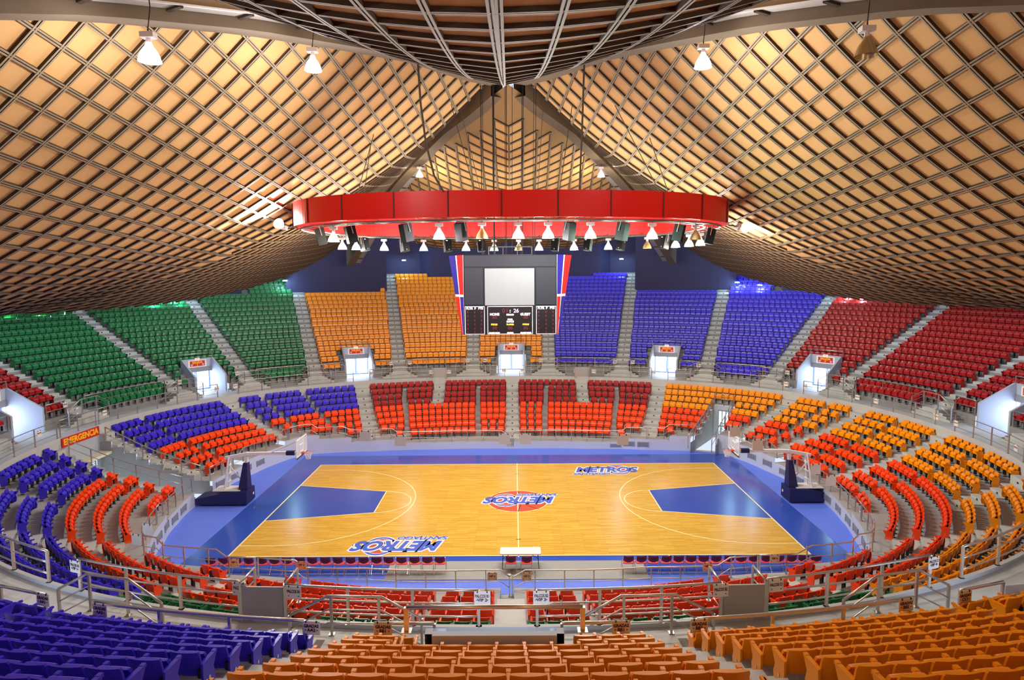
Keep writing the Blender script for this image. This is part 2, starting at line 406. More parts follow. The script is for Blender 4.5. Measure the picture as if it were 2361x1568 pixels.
# vomitory side walls and back walls
for v, zt in ((VOMS[0], ZC), (VOMS[1], zl(1))):
    b = MB()
    for A in (v.a, v.b):
        dtop = -.05 if v.jtop < 0 else dl(v.jtop)-.74
        dend = max(dwall(atan2(A.B.x-X0, A.B.y)), -7.6)
        j = v.jtop+1; prev = A.at(dtop)
        while j <= 9:
            d0 = dl(j+1)+.16; P = A.at(max(d0, dend))
            b.quad((prev.x, prev.y, -.03), (P.x, P.y, -.03), (P.x, P.y, zl(j)), (prev.x, prev.y, zl(j)))
            prev = P
            if d0 < dend: break
            j += 1
    p, q = v.a.at(dtop), v.b.at(dtop)
    b.quad((p.x, p.y, 2.35), (q.x, q.y, 2.35), (q.x, q.y, zt+(.12 if v.jtop < 0 else 0)), (p.x, p.y, zt+(.12 if v.jtop < 0 else 0)), 1)
    m_ = (q-p).normalized()
    for c0, c1 in ((p, p+m_*.35), (q-m_*.35, q)): b.quad((c0.x, c0.y, 0), (c1.x, c1.y, 0), (c1.x, c1.y, 2.35), (c0.x, c0.y, 2.35), 1)
    struct(b.build('wall_vomitory', [conc, paint_cool]))
    o = MB(); c = (p+q)/2; out = Vector((m_.y, -m_.x, 0));  out = out if out.dot(c) > 0 else -out
    T = frame(c+out*.15+Vector((0, 0, 0)), m_, -out)
    wdt = (q-p).length-.7
    d_ = MB(); d_.box((0, 1.17, 0), (wdt, 2.35, .03)); 
    fr = MB()
    for x in (-wdt/2, -wdt/6, wdt/6, wdt/2): fr.box((x, 1.17, .04), (.05, 2.35, .06))
    for y in ([.05+.12*k for k in range(19)] if v.jtop < 0 else [.05, 1.0, 2.3]): fr.box((0, y, .04), (wdt, .03 if v.jtop < 0 else .06, .04))
    g = MB(); g.merge(d_, T); f2 = MB(); f2.merge(fr, T)
    oo = struct(g.build('door_1', mat('daylit_grille', (.7, .9, .9), .4, emit=(.6, .85, .85), es=.9))); f2.build('door_frame', mat('door_metal', srgb(140, 150, 150), .4, .4), oo)

# aisle steps
def steps(A, lo_, hi_, dfun, zfun, halfw, tread, name):
    b = MB()
    for k in range(lo_, hi_):
        dd = dfun(k)+.12 if dfun is du else dfun(k)+.16
        if dfun is dl:
            tread = dl(k)-dl(k+1); Pq = A.at(dd-tread); tq = atan2(Pq.x-X0, Pq.y)
            if dring(Pq.x, Pq.y) < dwall(tq)+.25: break
        P = A.at(dd-tread*.25); z0 = zfun(k); h = abs(zfun(k+1)-zfun(k))/2 if dfun is du else abs(zfun(k-1)-zfun(k))/2
        R = Matrix.Rotation(-atan2(A.u.x, A.u.y), 3, 'Z')
        b.box((P.x, P.y, z0+h/2-.02), (2*halfw, tread*.5, h+.04), 0, R)
        P2 = A.at(dd-tread*.75); b.box((P2.x, P2.y, z0+.015), (2*halfw, tread*.5, .05), 0, R)
        Q = P-A.u*tread*.27; b.box((Q.x, Q.y, z0+h*.55), (.10, .02, .08), 1, R)
    return struct(b.build(name, [conc_lt, steel_dk]))
for i, A in enumerate(UA):
    n = max(SECT[i][1], SECT[(i+1) % 24][1]); k0 = min(SECT[i][0], SECT[(i+1) % 24][0])
    steps(A, 0, n+2, du, zu, A.w, .82, 'floor_steps')
    b = MB(); R = Matrix.Rotation(-atan2(A.u.x, A.u.y), 3, 'Z')        # landing and two side flights down to the concourse
    P = A.at(PD0-.5); b.box((P.x, P.y, (ZC+zu(0))/2), (1.34, 1.1, zu(0)-ZC), 0, R)
    for s_ in (-1, 1):
        for q in range(3):
            h = (zu(0)-ZC)*(3-q)/4; C = P+A.n*s_*(.67+.15+.3*q); b.box((C.x, C.y, ZC+h/2), (.3, 1.05, h), 0, R); b.box((C.x, C.y, ZC+h+.005), (.31, 1.06, .03), 1, R)
    struct(b.build('floor_steps', [conc_lt, conc_dk]))
LB = [(.15, 20.9, 0, .55), (13.1, 18.6, math.degrees(brg(13.1, 18.6, 10.95, 12.4)), .62), (22.1, 12.25, 62.5, .62), (25.1, 7.4, 80.5, .62)]
LN = {}
for nm, (x, y, bg_, w_) in zip(('C', '1', '2', '3'), LB):
    LN['N'+nm] = Aisle(x, y, D(bg_), w_); LN['S'+nm] = Aisle(x, -y, D(180-bg_), w_)
    if nm != 'C':
        LN['NW'+nm] = Aisle(-x, y, D(-bg_), w_); LN['SW'+nm] = Aisle(-x, -y, D(180+bg_), w_)
LN['E'] = Aisle(25.8, .45, D(90), .62)
LN['VA'] = Aisle(-25.8, -.9, VOMS[0].a.u and atan2(VOMS[0].a.u.x, VOMS[0].a.u.y), .0); LN['VB'] = Aisle(-26, 2.4, atan2(VOMS[0].b.u.x, VOMS[0].b.u.y), .0)
LN['GA'] = Aisle(17.4, 15.7, atan2(VOMS[1].a.u.x, VOMS[1].a.u.y), 0.); LN['GB'] = Aisle(18.9, 15.2, atan2(VOMS[1].b.u.x, VOMS[1].b.u.y), 0.)
for nm in ('NC', 'N1', 'N2', 'N3', 'SC', 'S1', 'S2', 'S3', 'NW1', 'NW2', 'SW1', 'SW2', 'E'):
    A = LN[nm]; th = atan2(A.B.x-X0, A.B.y)
    steps(A, 0, 4 if nm == 'S3' else 10, dl, zl, A.w, .9, 'floor_steps')
GATES = [Aisle(sx*6.45, sy*20.3, D((90-90*sy)+sx*sy*2), .5) for sx in (-1, 1) for sy in (1, -1)]
for A in GATES: steps(A, 0, 4, dl, zl, .5, .9, 'floor_steps')
# steps beside the two vomitories
for A, s_ in ((LN['VA'], -1), (LN['VB'], 1)):
    A2 = Aisle(A.B.x-X0+A.n.x*s_*.45, A.B.y+A.n.y*s_*.45, atan2(A.u.x, A.u.y), .4); steps(A2, 0, 8, dl, zl, .42, .9, 'floor_steps')
for A, s_ in ((LN['GA'], -1), (LN['GB'], 1)):
    pass

# ---------------------------------------------------------------- outer wall with bays
ow = MB(); n_w = 0
def wall_d(i, f):
    k0, n, ex, half = SECT[i]
    if half == -2 or half == 2: ex = 0
    if ex and ((half < 0 and f < .45) or (half > 0 and f > .55)): return du(n+ex)+.5, zu(n+ex)
    return du(n)+.25, zu(n)
wpts = []
for i in range(24):
    pts = row(12, UA[i-1], UA[i], -.2, -.2)
    for q, P in enumerate(pts[::6]+[pts[-1]]):
        f = min(1, q*6/len(pts)); th = atan2(P.x-X0, P.y); d, z = wall_d(i, f)
        wpts.append((ringpt(d, th), z, i))
    # bay behind the aisle
    A = UA[i]; d = max(wall_d(i, .99)[0], wall_d((i+1) % 24, 0)[0])+1.1
    for s_ in (-.8, .8):
        P = A.at(d)+A.n*s_; wpts.append((P, zu(int((d-2.8)/.82)), -1))
WT = 19.5
for (a, za, i), (c, zc, k) in zip(wpts, wpts[1:]+wpts[:1]):
    mi = 1 if (i == -1 or k == -1) else 0
    zb = min(za, zc)-1.0
    ow.quad((a.x, a.y, zb), (c.x, c.y, zb), (c.x, c.y, WT), (a.x, a.y, WT), mi)
def wall_mat(name, col):
    m = bpy.data.materials.new(name); m.use_nodes = True; nt = m.node_tree; P = nt.nodes['Principled BSDF']; P.inputs['Roughness'].default_value = .7
    geo = nt.nodes.new('ShaderNodeNewGeometry'); br = nt.nodes.new('ShaderNodeTexBrick'); br.inputs['Scale'].default_value = 1; br.inputs['Brick Width'].default_value = 1.3; br.inputs['Row Height'].default_value = 1.3; br.inputs['Mortar Size'].default_value = .012; br.offset = 0
    cb = nt.nodes.new('ShaderNodeCombineXYZ'); sp = nt.nodes.new('ShaderNodeSeparateXYZ'); nt.links.new(geo.outputs['Position'], sp.inputs[0])
    ad = nt.nodes.new('ShaderNodeMath'); ad.operation = 'ADD'; nt.links.new(sp.outputs[0], ad.inputs[0]); nt.links.new(sp.outputs[1], ad.inputs[1]); nt.links.new(ad.outputs[0], cb.inputs[0]); nt.links.new(sp.outputs[2], cb.inputs[1]); nt.links.new(cb.outputs[0], br.inputs['Vector'])
    br.inputs['Color1'].default_value = (*col, 1); br.inputs['Color2'].default_value = (*[c*.92 for c in col], 1); br.inputs['Mortar'].default_value = (*[c*.7 for c in col], 1)
    nt.links.new(br.outputs['Color'], P.inputs['Base Color']); return m
struct(ow.build('wall_back', [wall_mat('navy_panels', srgb(46, 42, 84)), wall_mat('navy_bay', srgb(66, 84, 140))]))

# ---------------------------------------------------------------- roof shells
TT = [(0, 0), (0, 1), (0, 2), (1, 0), (1, 1), (2, 0)]
SL = [[-12.4183, -9.6404, 17.6951], [0.5713, 11.9955, -1.4195], [-0.1948, 0.814, 0.1687], [-9.5564, 0.3997, -6.4443], [-1.3332, 0.2049, 1.4012], [-1.1334, 0.2404, 1.2171]]
SB = [[-9.5527, 4.8946, 31.6636], [-9.09, 3.9564, 13.1696], [0.9906, 1.4647, 3.9567], [-1.2009, 10.2449, -8.3445], [-1.243, -0.722, -4.1919], [0.1594, 0.7716, 0.8751]]
SN = [[-11.1282, -26.0897, 20.5615], [-11.1668, 0.1365, 6.569], [0.4883, 0.8707, 3.7499], [0.2253, 13.5883, 4.5329], [0.1509, 2.8222, 3.6403], [0.0407, 0.8803, 1.225]]
XC = -.42; RIBK = .544
def surf(C, a, b):
    u, v = (a-1)/12, (b-11)/12; P = Vector((0, 0, 0))
    for (i, j), c in zip(TT, C): P += Vector(c)*(u**i*v**j)
    return P
def snorm(C, a, b):
    n = (surf(C, a+.05, b)-surf(C, a-.05, b)).cross(surf(C, a, b+.05)-surf(C, a, b-.05)).normalized()
    return n if n.z < 0 else -n          # pointing down into the hall
def shell(name, C, ar, br, planes, mirror, tilefn, label_lattice):
    base = MB(); lat = MB(); T_ = {}
    def pt(a, b_, off=0.):
        P = surf(C, a, b_); return P+snorm(C, a, b_)*off if off else P
    for a in range(*ar):
        for b_ in range(*br):
            ctr = surf(C, a+.5, b_+.5); tl = tilefn(a, b_, ctr); T_[(a, b_)] = tl
            base.quad(pt(a, b_), pt(a+1, b_), pt(a+1, b_+1), pt(a, b_+1), 0 if tl else 1)
    H = .10; W = .065; G = .014
    for a in range(ar[0], ar[1]+1):
        for b_ in range(br[0], br[1]+1):
            for da, db in ((1, 0), (0, 1)):
                n1 = (a, b_); n2 = (a, b_-1) if da else (a-1, b_)
                if not (T_.get(n1) or T_.get(n2)): continue
                p, q = pt(a, b_), pt(a+da, b_+db); n = (snorm(C, a, b_)+snorm(C, a+da, b_+db)).normalized()
                d = (q-p).normalized(); x = d.cross(n)
                hh = H if da else H*.92
                pb, qb = p+n*hh, q+n*hh
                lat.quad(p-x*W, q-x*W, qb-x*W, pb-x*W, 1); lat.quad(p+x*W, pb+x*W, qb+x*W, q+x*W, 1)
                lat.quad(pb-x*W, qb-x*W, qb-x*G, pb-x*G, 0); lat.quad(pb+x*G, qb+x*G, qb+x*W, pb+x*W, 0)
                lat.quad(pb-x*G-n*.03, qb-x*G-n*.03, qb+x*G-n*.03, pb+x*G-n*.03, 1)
    outs = []
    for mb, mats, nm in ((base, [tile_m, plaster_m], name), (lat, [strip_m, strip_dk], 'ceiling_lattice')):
        me = bpy.data.meshes.new(nm); me.from_pydata(mb.v, [], mb.f)
        for m in mats: me.materials.append(m)
        me.polygons.foreach_set('material_index', mb.m)
        bm = bmesh.new(); bm.from_mesh(me)
        for co, no in planes:
            bmesh.ops.bisect_plane(bm, geom=bm.verts[:]+bm.edges[:]+bm.faces[:], plane_co=co, plane_no=no, clear_outer=True)
        if mirror is not None:            # second half of the shell
            g = bmesh.ops.duplicate(bm, geom=bm.verts[:]+bm.edges[:]+bm.faces[:])
            for v in g['geom']:
                if isinstance(v, bmesh.types.BMVert): v.co[mirror[0]] = 2*mirror[1]-v.co[mirror[0]]
        bm.to_mesh(me); bm.free(); outs.append((me, nm))
    o = bpy.data.objects.new(name, outs[0][0]); COL.objects.link(o); struct(o)
    l = bpy.data.objects.new('ceiling_lattice', outs[1][0]); COL.objects.link(l); l.parent = o
    return o, l
rn = lambda sx, sy: Vector((sx*1.0, sy*RIBK*1.0, 0))      # not normalised; filled below
# left shell (front half, mirrored about y = 0)
pl_left = [(Vector((0, 0.0, 0)), Vector((0, 1, 0))),
           (Vector((XC, 0, 0)), Vector((1, -RIBK, 0)).normalized()),
           (Vector((-29.8, 0, 0)), Vector((-26.4, -10.6, 0)).normalized())]
o, l = shell('ceiling_left', SL, (-14, 24), (-18, 22), pl_left, (1, 0.0), lambda a, b_, c: True, '')
for src in (o, l):
    me = src.data.copy()
    for v in me.vertices: v.co.x = 2*XC-v.co.x
    me.flip_normals()
    r = bpy.data.objects.new('ceiling_right' if src is o else 'ceiling_lattice', me); COL.objects.link(r)
    if src is o: struct(r); ro = r
    else: r.parent = ro
def tile_back(a, b_, c):
    lim = (c.y)*RIBK + XC
    if a < 0: return False
    m_ = abs(c.x-XC); 
    return m_ < RIBK*c.y - (.6 if c.y > 14 else 1.9-.09*c.y) or c.y > 22
shell('ceiling_back', SB, (-8, 34), (0, 24), [(Vector((XC, 0, 0)), Vector((1, 0, 0))), (Vector((XC, 0, 0)), Vector((-1, -RIBK, 0)).normalized()), (Vector((0, 32.0, 0)), Vector((0, 1, 0)))], (0, XC), tile_back, '')
shell('ceiling_front', SN, (-12, 28), (0, 24), [(Vector((XC, 0, 0)), Vector((1, 0, 0))), (Vector((XC, 0, 0)), Vector((-1, RIBK, 0)).normalized())], (0, XC), lambda a, b_, c: a < 10, '')
# ribs with catwalk trays
RZ = [(0, 23.9), (3.5, 23.3), (7.6, 22.9), (11.2, 22.2), (15.4, 21.3), (19.7, 20.1), (23, 18.9), (27, 16.6), (32.6, 14.1)]
def rz(y):
    for (a, z0), (c, z1) in zip(RZ, RZ[1:]):
        if y <= c: return z0+(z1-z0)*(y-a)/(c-a)
    return RZ[-1][1]
rib_m = mat('rib_concrete', srgb(112, 96, 76), .8, noise=.15, nscale=.9)
tray_m = mat('tray_grey', srgb(178, 172, 166), .5, .2, noise=.1, nscale=1)
for sx in (-1, 1):
    for sy in (-1, 1):
        b = MB(); t = MB(); ys = [1.2+i*1.05 for i in range(30)]
        for y0, y1 in zip(ys, ys[1:]):
            P = [Vector((XC+sx*RIBK*y, sy*y, rz(y))) for y in (y0, y1)]; n = Vector((sy, -sx*RIBK, 0)).normalized()*.38
            up = Vector((0, 0, 1.9))
            b.quad(P[0]-n, P[1]-n, P[1]+n, P[0]+n); b.quad(P[0]-n, P[0]-n+up, P[1]-n+up, P[1]-n); b.quad(P[0]+n, P[1]+n, P[1]+n+up, P[0]+n+up)
            # tray hung under the rib
            if y0 > 8:
                i_ = -n if (-n).x*sx < 0 else n
                Q = [p+i_*1.9+Vector((0, 0, .35)) for p in P]; h = i_*.8
                t.quad(Q[0]-h, Q[1]-h, Q[1]+h, Q[0]+h); t.quad(Q[0]+h, Q[1]+h, Q[1]+h+Vector((0, 0, .25)), Q[0]+h+Vector((0, 0, .25)), 0); t.quad(Q[0]-h, Q[0]-h+Vector((0, 0, .25)), Q[1]-h+Vector((0, 0, .25)), Q[1]-h, 0)
                if int(y0*10) % 3 == 0: t.bar(Q[0]-h-Vector((0, 0, .04)), Q[0]+h-Vector((0, 0, .04)), .12, .1, 1)
                t.tube([Q[0]+h*1.1, Q[1]+h*1.1], .05, 6, 0)
        e = struct(b.build('ceiling_rib_beam', rib_m)); t.build('service_tray', [tray_m, strip_dk], e)

b = MB(); b.box((XC, -1.5, 25.6), (9, 12, .2)); struct(b.build('ceiling_cap', plaster_m))

# ---------------------------------------------------------------- stadium seats
def seat_parts(hi):
    nb = 6 if hi else 4
    back = MB(); W = .235
    def sheet(b, prof, half, th, nx, mi=0, bow=0.0, rnd=0.0):
        """curved slab: prof = [(y, z)] bottom to top, thickness along y, rounded top corners"""
        V = []; m = len(prof)
        for side in (0, 1):
            for q, (y, z) in enumerate(prof):
                for i in range(nx+1):
                    u = -1+2*i/nx; hw = half*(1-rnd if q == m-1 else 1)
                    V.append((u*hw, y-bow*(1-u*u)+(th if side else 0), z))
        F = []; n = nx+1; S = m*n
        for q in range(m-1):
            for i in range(nx):
                a = q*n+i; F.append((a, a+1, a+n+1, a+n)); F.append((S+a, S+a+n, S+a+n+1, S+a+1))
        for i in range(nx):
            F.append((i, S+i, S+i+1, i+1)); a = (m-1)*n+i; F.append((a, a+1, S+a+1, S+a))
        for q in range(m-1):
            a = q*n; F.append((a, a+n, S+a+n, S+a)); a += nx; F.append((a, S+a, S+a+n, a+n))
        b.add(V, F, mi)
    sheet(back, [(.015, .40), (-.005, .55), (-.03, .69), (-.055, .79), (-.062, .82)] if hi else [(.01, .42), (-.02, .65), (-.06, .82)], W, .035, nb, 0, .03, .06)
    pan = MB()
    sheet(pan, [(.10, .36), (.20, .40), (.235, .48), (.215, .60), (.16, .70), (.13, .715)] if hi else [(.10, .37), (.225, .44), (.20, .62), (.13, .71)], .215, -.055, nb if hi else 3, 0, -.012, .05)
    arm = MB(); arm.box((.25, .16, .61), (.05, .38, .04)); arm.box((.25, .20, .47), (.03, .11, .26))
    if hi: arm.box((.25, .33, .612), (.062, .07, .046))
    br = MB(); br.box((.25, .05, .33), (.05, .10, .50)); br.box((.25, .04, .02), (.07, .16, .04)); br.box((-.25, .05, .33), (.05, .10, .50)) if not hi else None
    if hi: br.box((.228, -.02, .47), (.05, .08, .14))
    return back, pan, arm, br
def end_panel(s):
    b = MB(); pr = [(-.03, .12), (.10, .08), (.24, .14), (.27, .30), (.23, .44), (.32, .59), (.32, .63), (-.05, .63), (-.06, .45)]
    T = Matrix(((0, 0, 1, s*.275), (1, 0, 0, 0), (0, 1, 0, 0), (0, 0, 0, 1)))
    b.prism(pr, -.018, .018, 0, T)
    return b
def end_disc(s):
    b = MB(); T = Matrix(((0, 0, 1, s*.296), (1, 0, 0, .10), (0, 1, 0, .33), (0, 0, 0, 1)))
    b.prism([(.028*cos(2*pi*k/12), .034*sin(2*pi*k/12)) for k in range(12)], -.006, .006, 0, T); return b
SEATS = []       # position, inward normal, colour, block name, row, index, count
def fill(pts, pitch, z, colour, block, r, hole=None):
    pl = spread(pts, pitch)
    for q, (P, t, p_) in enumerate(pl):
        if hole and hole(P): continue
        n = Vector((-t.y, t.x, 0)); n = n if n.dot(P-Vector((X0, 0, 0))) > 0 else -n
        SEATS.append([Vector((P.x, P.y, z)), -n, colour, block, r, q, len(pl)])
for i in range(24):
    k0, n, ex, half = SECT[i]; A, Bq = UA[i-1], UA[i]; pr = i in PORT
    for k in range(k0, n+ex):
        pts = row(du(k)-.02, A, Bq)
        if k < 0:                          # the lowest extra row stops short of the stairs
            m = len(pts)//8; pts = pts[m:-m]
        if k >= n:
            L = len(pts); c = .45
            if abs(half) == 2: c = .06
            pts = pts[:int(L*c)] if half < 0 else pts[int(L*(1-c)):]
        hole = None
        if pr and k < 4:
            Q, t, nn = PORT[i]; g = .42 if k < 3 else -9
            hole = (lambda P, Q=Q, t=t, g=g: abs((P-Q).dot(t)) < PW+g)
        fill(pts, .5, zu(k), UCOL[i], ('U', i), k, hole)
def low_block(a, b_, col, rows, gaps=(), wa=None, wb=None, name=''):
    for j in rows:
        pts = row(dl(j), LN[a], LN[b_], wa, wb)
        if not pts: continue
        pts = [P for P in pts if j <= jlast(atan2(P.x-X0, P.y))]
        runs = [[]]
        for P in pts:
            cut = any(abs(g.side(P)) < g.w+.02 and g.on(P) and j >= j0 and j <= j1 for g, j0, j1 in gaps)
            if cut or (runs[-1] and (P-runs[-1][-1]).length > .6): runs.append([])
            if not cut: runs[-1].append(P)
        for R in runs: fill(R, .53, zl(j), col if j < 4 else 'orange', ('L', name), j)
def gap(x, y, bgd, w=.16): return Aisle(x, y, D(bgd), w)
for sy, C0 in ((1, 'red'), (-1, 'green')):
    f = (lambda b_: b_) if sy > 0 else (lambda b_: 180-b_)
    G = [(g, 0, 3) for g in GATES]
    e = [(gap(sx*3.0+.1, sy*19, f(sx*3)), 1, 9) for sx in (-1, 1)] + [(gap(sx*9.4, sy*18.6, f(sx*12)), 1, 9) for sx in (-1, 1)]
    if sy > 0:
        low_block('NC', 'N1', C0, range(10), G+e, name='north centre east'); low_block('NW1', 'NC', C0, range(10), G+e, name='north centre west')
    else:
        low_block('S1', 'SC', C0, range(10), G+e, name='B2'); low_block('SC', 'SW1', C0, range(10), G+e, name='B1')
sub = [(gap(sx*17.0, sy*15.6, (90-90*sy)+sx*sy*42), 0, 9) for sx in (-1, 1) for sy in (1, -1)]
sub2 = [(gap(-20.3, 14.2, -52), 0, 9), (gap(-25.0, -2.9, -92), 0, 9), (gap(-25.4, 5.9, -78), 0, 7), (gap(25.6, 4.0, 85), 0, 7), (gap(25.5, -3.4, 95), 0, 7), (gap(23.8, 9.7, 70), 0, 7)]
VG = VOMS[1]
low_block('N1', 'N2', 'yellow', (0, 1), [(LN['GA'], 0, 9)], name='north east')
low_block('N1', 'GA', 'yellow', range(2, 9), [], None, .12, 'north east'); low_block('GB', 'N2', 'yellow', range(2, 9), [], .12, None, 'north east')
low_block('N2', 'N3', 'yellow', range(8), sub2, name='east'); low_block('N3', 'E', 'yellow', range(8), sub2, name='east'); low_block('E', 'S2', 'yellow', range(8), sub2+[(LN['S3'], 0, 3)], name='east')
low_block('NW2', 'NW1', 'blue', range(9), sub+sub2, name='north west'); low_block('VB', 'NW2', 'blue', range(8), sub2, .85, None, 'west')
low_block('SW2', 'VA', 'blue', range(8), sub2+[(LN['SW3'], 0, 3)], None, .85, 'west')
# the southern corner blocks change colour half way
LN['SQ'] = Aisle(17.0, -15.6, D(180-42), .16); LN['SWQ'] = Aisle(-17.0, -15.6, D(180+42), .16)
low_block('S2', 'S1', 'yellow', range(9), name='C1')
low_block('SW1', 'SW2', 'blue', range(9), name='A2')
def seat_mx(s):
    y = s[1]; x = y.cross(Vector((0, 0, 1))); T = Matrix.Identity(4)
    for i in range(3): T[i][0], T[i][1], T[i][2], T[i][3] = x[i], y[i], (0, 0, 1)[i], s[0][i]
    return T
near = []
for q, s in enumerate(SEATS):
    x, y, z = project(s[0]+Vector((0, 0, .78)))
    if z > 1 and -25 < x < 2386 and y < 1572 and y > 0 and s[0].y < -9: near.append(((s[0]-Vector(CAMP)).length, q))
near.sort(); chosen = set(q for d_, q in near[:300])
ORD = 'first second third fourth fifth sixth seventh eighth ninth tenth eleventh twelfth thirteenth fourteenth fifteenth sixteenth seventeenth eighteenth nineteenth twentieth'.split()
BLK = {12: 'BB1', 13: 'AA2', 11: 'BB2', 14: 'AA1', 10: 'CC1'}
proto = {}
hiP = seat_parts(True); pan_label = None
def seat_object(s, label, grp):
    c = s[2]; ends = (s[5] == 0, s[5] == s[6]-1); key = (c, ends)
    if key not in proto:
        r = thing('stadium_seat', 'x', 'seat'); m = SEATM[c]
        hiP[0].build('backrest', m, r, smooth=False); hiP[1].build('seat_pan', m, r); hiP[2].build('armrest', m, r); hiP[3].build('bracket', black, r)
        # seat index runs clockwise; from behind the near seats that is toward local +x or -x
        if ends[1] or ends[0]:
            for e_, sgn in ((ends[0], 1), (ends[1], -1)):
                if e_:
                    p_ = end_panel(sgn).build('end_panel', m, r); end_disc(sgn).build('maker_disc', mat('disc_grey', srgb(205, 205, 200), .4), p_)
                    if sgn < 0:
                        a_ = MB(); a_.box((-.25, .16, .61), (.05, .38, .04)); a_.box((-.25, .33, .612), (.062, .07, .046)); a_.build('armrest', m, r)
        for o in r.children:
            for p_ in o.data.polygons: p_.use_smooth = False
        proto[key] = r; R = r
    else:
        src = proto[key]; R = src.copy(); COL.objects.link(R)
        for ch in src.children:
            c2 = ch.copy(); COL.objects.link(c2); c2.parent = R
            for g in ch.children:
                d2 = g.copy(); COL.objects.link(d2); d2.parent = c2
    R.matrix_world = seat_mx(s); R['label'] = label; R['category'] = 'seat'; R['group'] = grp
    return R
LOWN = {}
def ORDR(q):                              # which run of its row a lower seat sits in, counted from the east
    s = SEATS[q]; st = q-s[5]; n = 0
    while st > 0 and SEATS[st-1][3] == s[3] and SEATS[st-1][4] == s[4]: st -= SEATS[st-1][6]; n += 1
    return ORD[n]
for q in sorted(chosen):
    s = SEATS[q]; i = s[3][1]; r = s[4]; bk = BLK.get(i, 'side')
    cname = 'blue' if s[2] == 'blue' else 'orange-yellow'
    # count from the stairs that flank the block, whichever end is closer
    a, b_ = s[5], s[6]-1-s[5]
    if i == 12: end = ('east', a) if a <= b_ else ('west', b_)
    elif i in (13, 14): end = ('inner', a) if a <= b_ else ('outer', b_)
    else: end = ('inner', b_) if b_ <= a else ('outer', a)
    if s[3][0] == 'L':
        LK0 = q
        c3 = {'yellow': 'orange-yellow', 'orange': 'orange-red'}.get(s[2], s[2]); e2 = (f'east end, {ORDR(LK0)} part', a) if a <= b_ else (f'west end, {ORDR(LK0)} part', b_)
        LK = (s[3][1], r, e2); LOWN[LK] = LOWN.get(LK, 0)+1
        seat_object(s, f'{c3} seat, palcos {s[3][1]}, {ORD[r]} row below concourse, {ORD[e2[1]]} from {e2[0]}', f'{c3} seats in palcos {s[3][1]}')
        continue
    seat_object(s, f'{cname} folding seat, block {bk}, {ORD[r if r >= 0 else 0]} row up from railing{" corner" if r < 0 else ""}, {ORD[end[1]]} from its {end[0]} stairs', f'{cname} seats in block {bk}')
# everything farther away
loP = seat_parts(False); mass = MB(); CI = {k: i for i, k in enumerate(SEATC)}
loB = MB()
for pz, mi in ((loP[0], 0), (loP[1], 0), (loP[2], 0), (loP[3], 9)): loB.merge(pz, None, mi)
loE = {0: MB(), 1: MB()}
for e_, sg in ((0, 1), (1, -1)):
    loE[e_].merge(end_panel(sg), None, 0)
    if sg < 0: loE[e_].box((-.25, .16, .61), (.05, .38, .04), 0)
NB = len(SEATC)
import numpy as np
def inst_build(name, mats):
    VS = []; FS = []; MI = []; off = 0
    for parts, sel in ((loB, lambda s: True), (loE[0], lambda s: s[5] == 0), (loE[1], lambda s: s[5] == s[6]-1)):
        V = np.array([tuple(v)+(1,) for v in parts.v]); F = [list(f) for f in parts.f]; m0 = np.array(parts.m)
        for q, s in enumerate(SEATS):
            if q in chosen or not sel(s): continue
            T = np.array(seat_mx(s)); VS.append((V @ T.T)[:, :3])
            FS += [tuple(x+off for x in f) for f in F]; off += len(V)
            MI.append(np.where(m0 == 9, NB, CI[s[2]]))
    me = bpy.data.meshes.new(name); me.from_pydata(np.concatenate(VS).tolist(), [], FS)
    for m in mats: me.materials.append(m)
    me.polygons.foreach_set('material_index', np.concatenate(MI).astype(int).tolist()); me.update()
    o = bpy.data.objects.new(name, me); COL.objects.link(o); return o
ms = inst_build('stadium_seats', [SEATM[k] for k in SEATC]+[black])
ms['kind'] = 'stuff'; tag(ms, 'thousands of folding seats in coloured blocks filling the stands round the court', 'seats')
print('SEATS', len(SEATS), 'near', len(near))

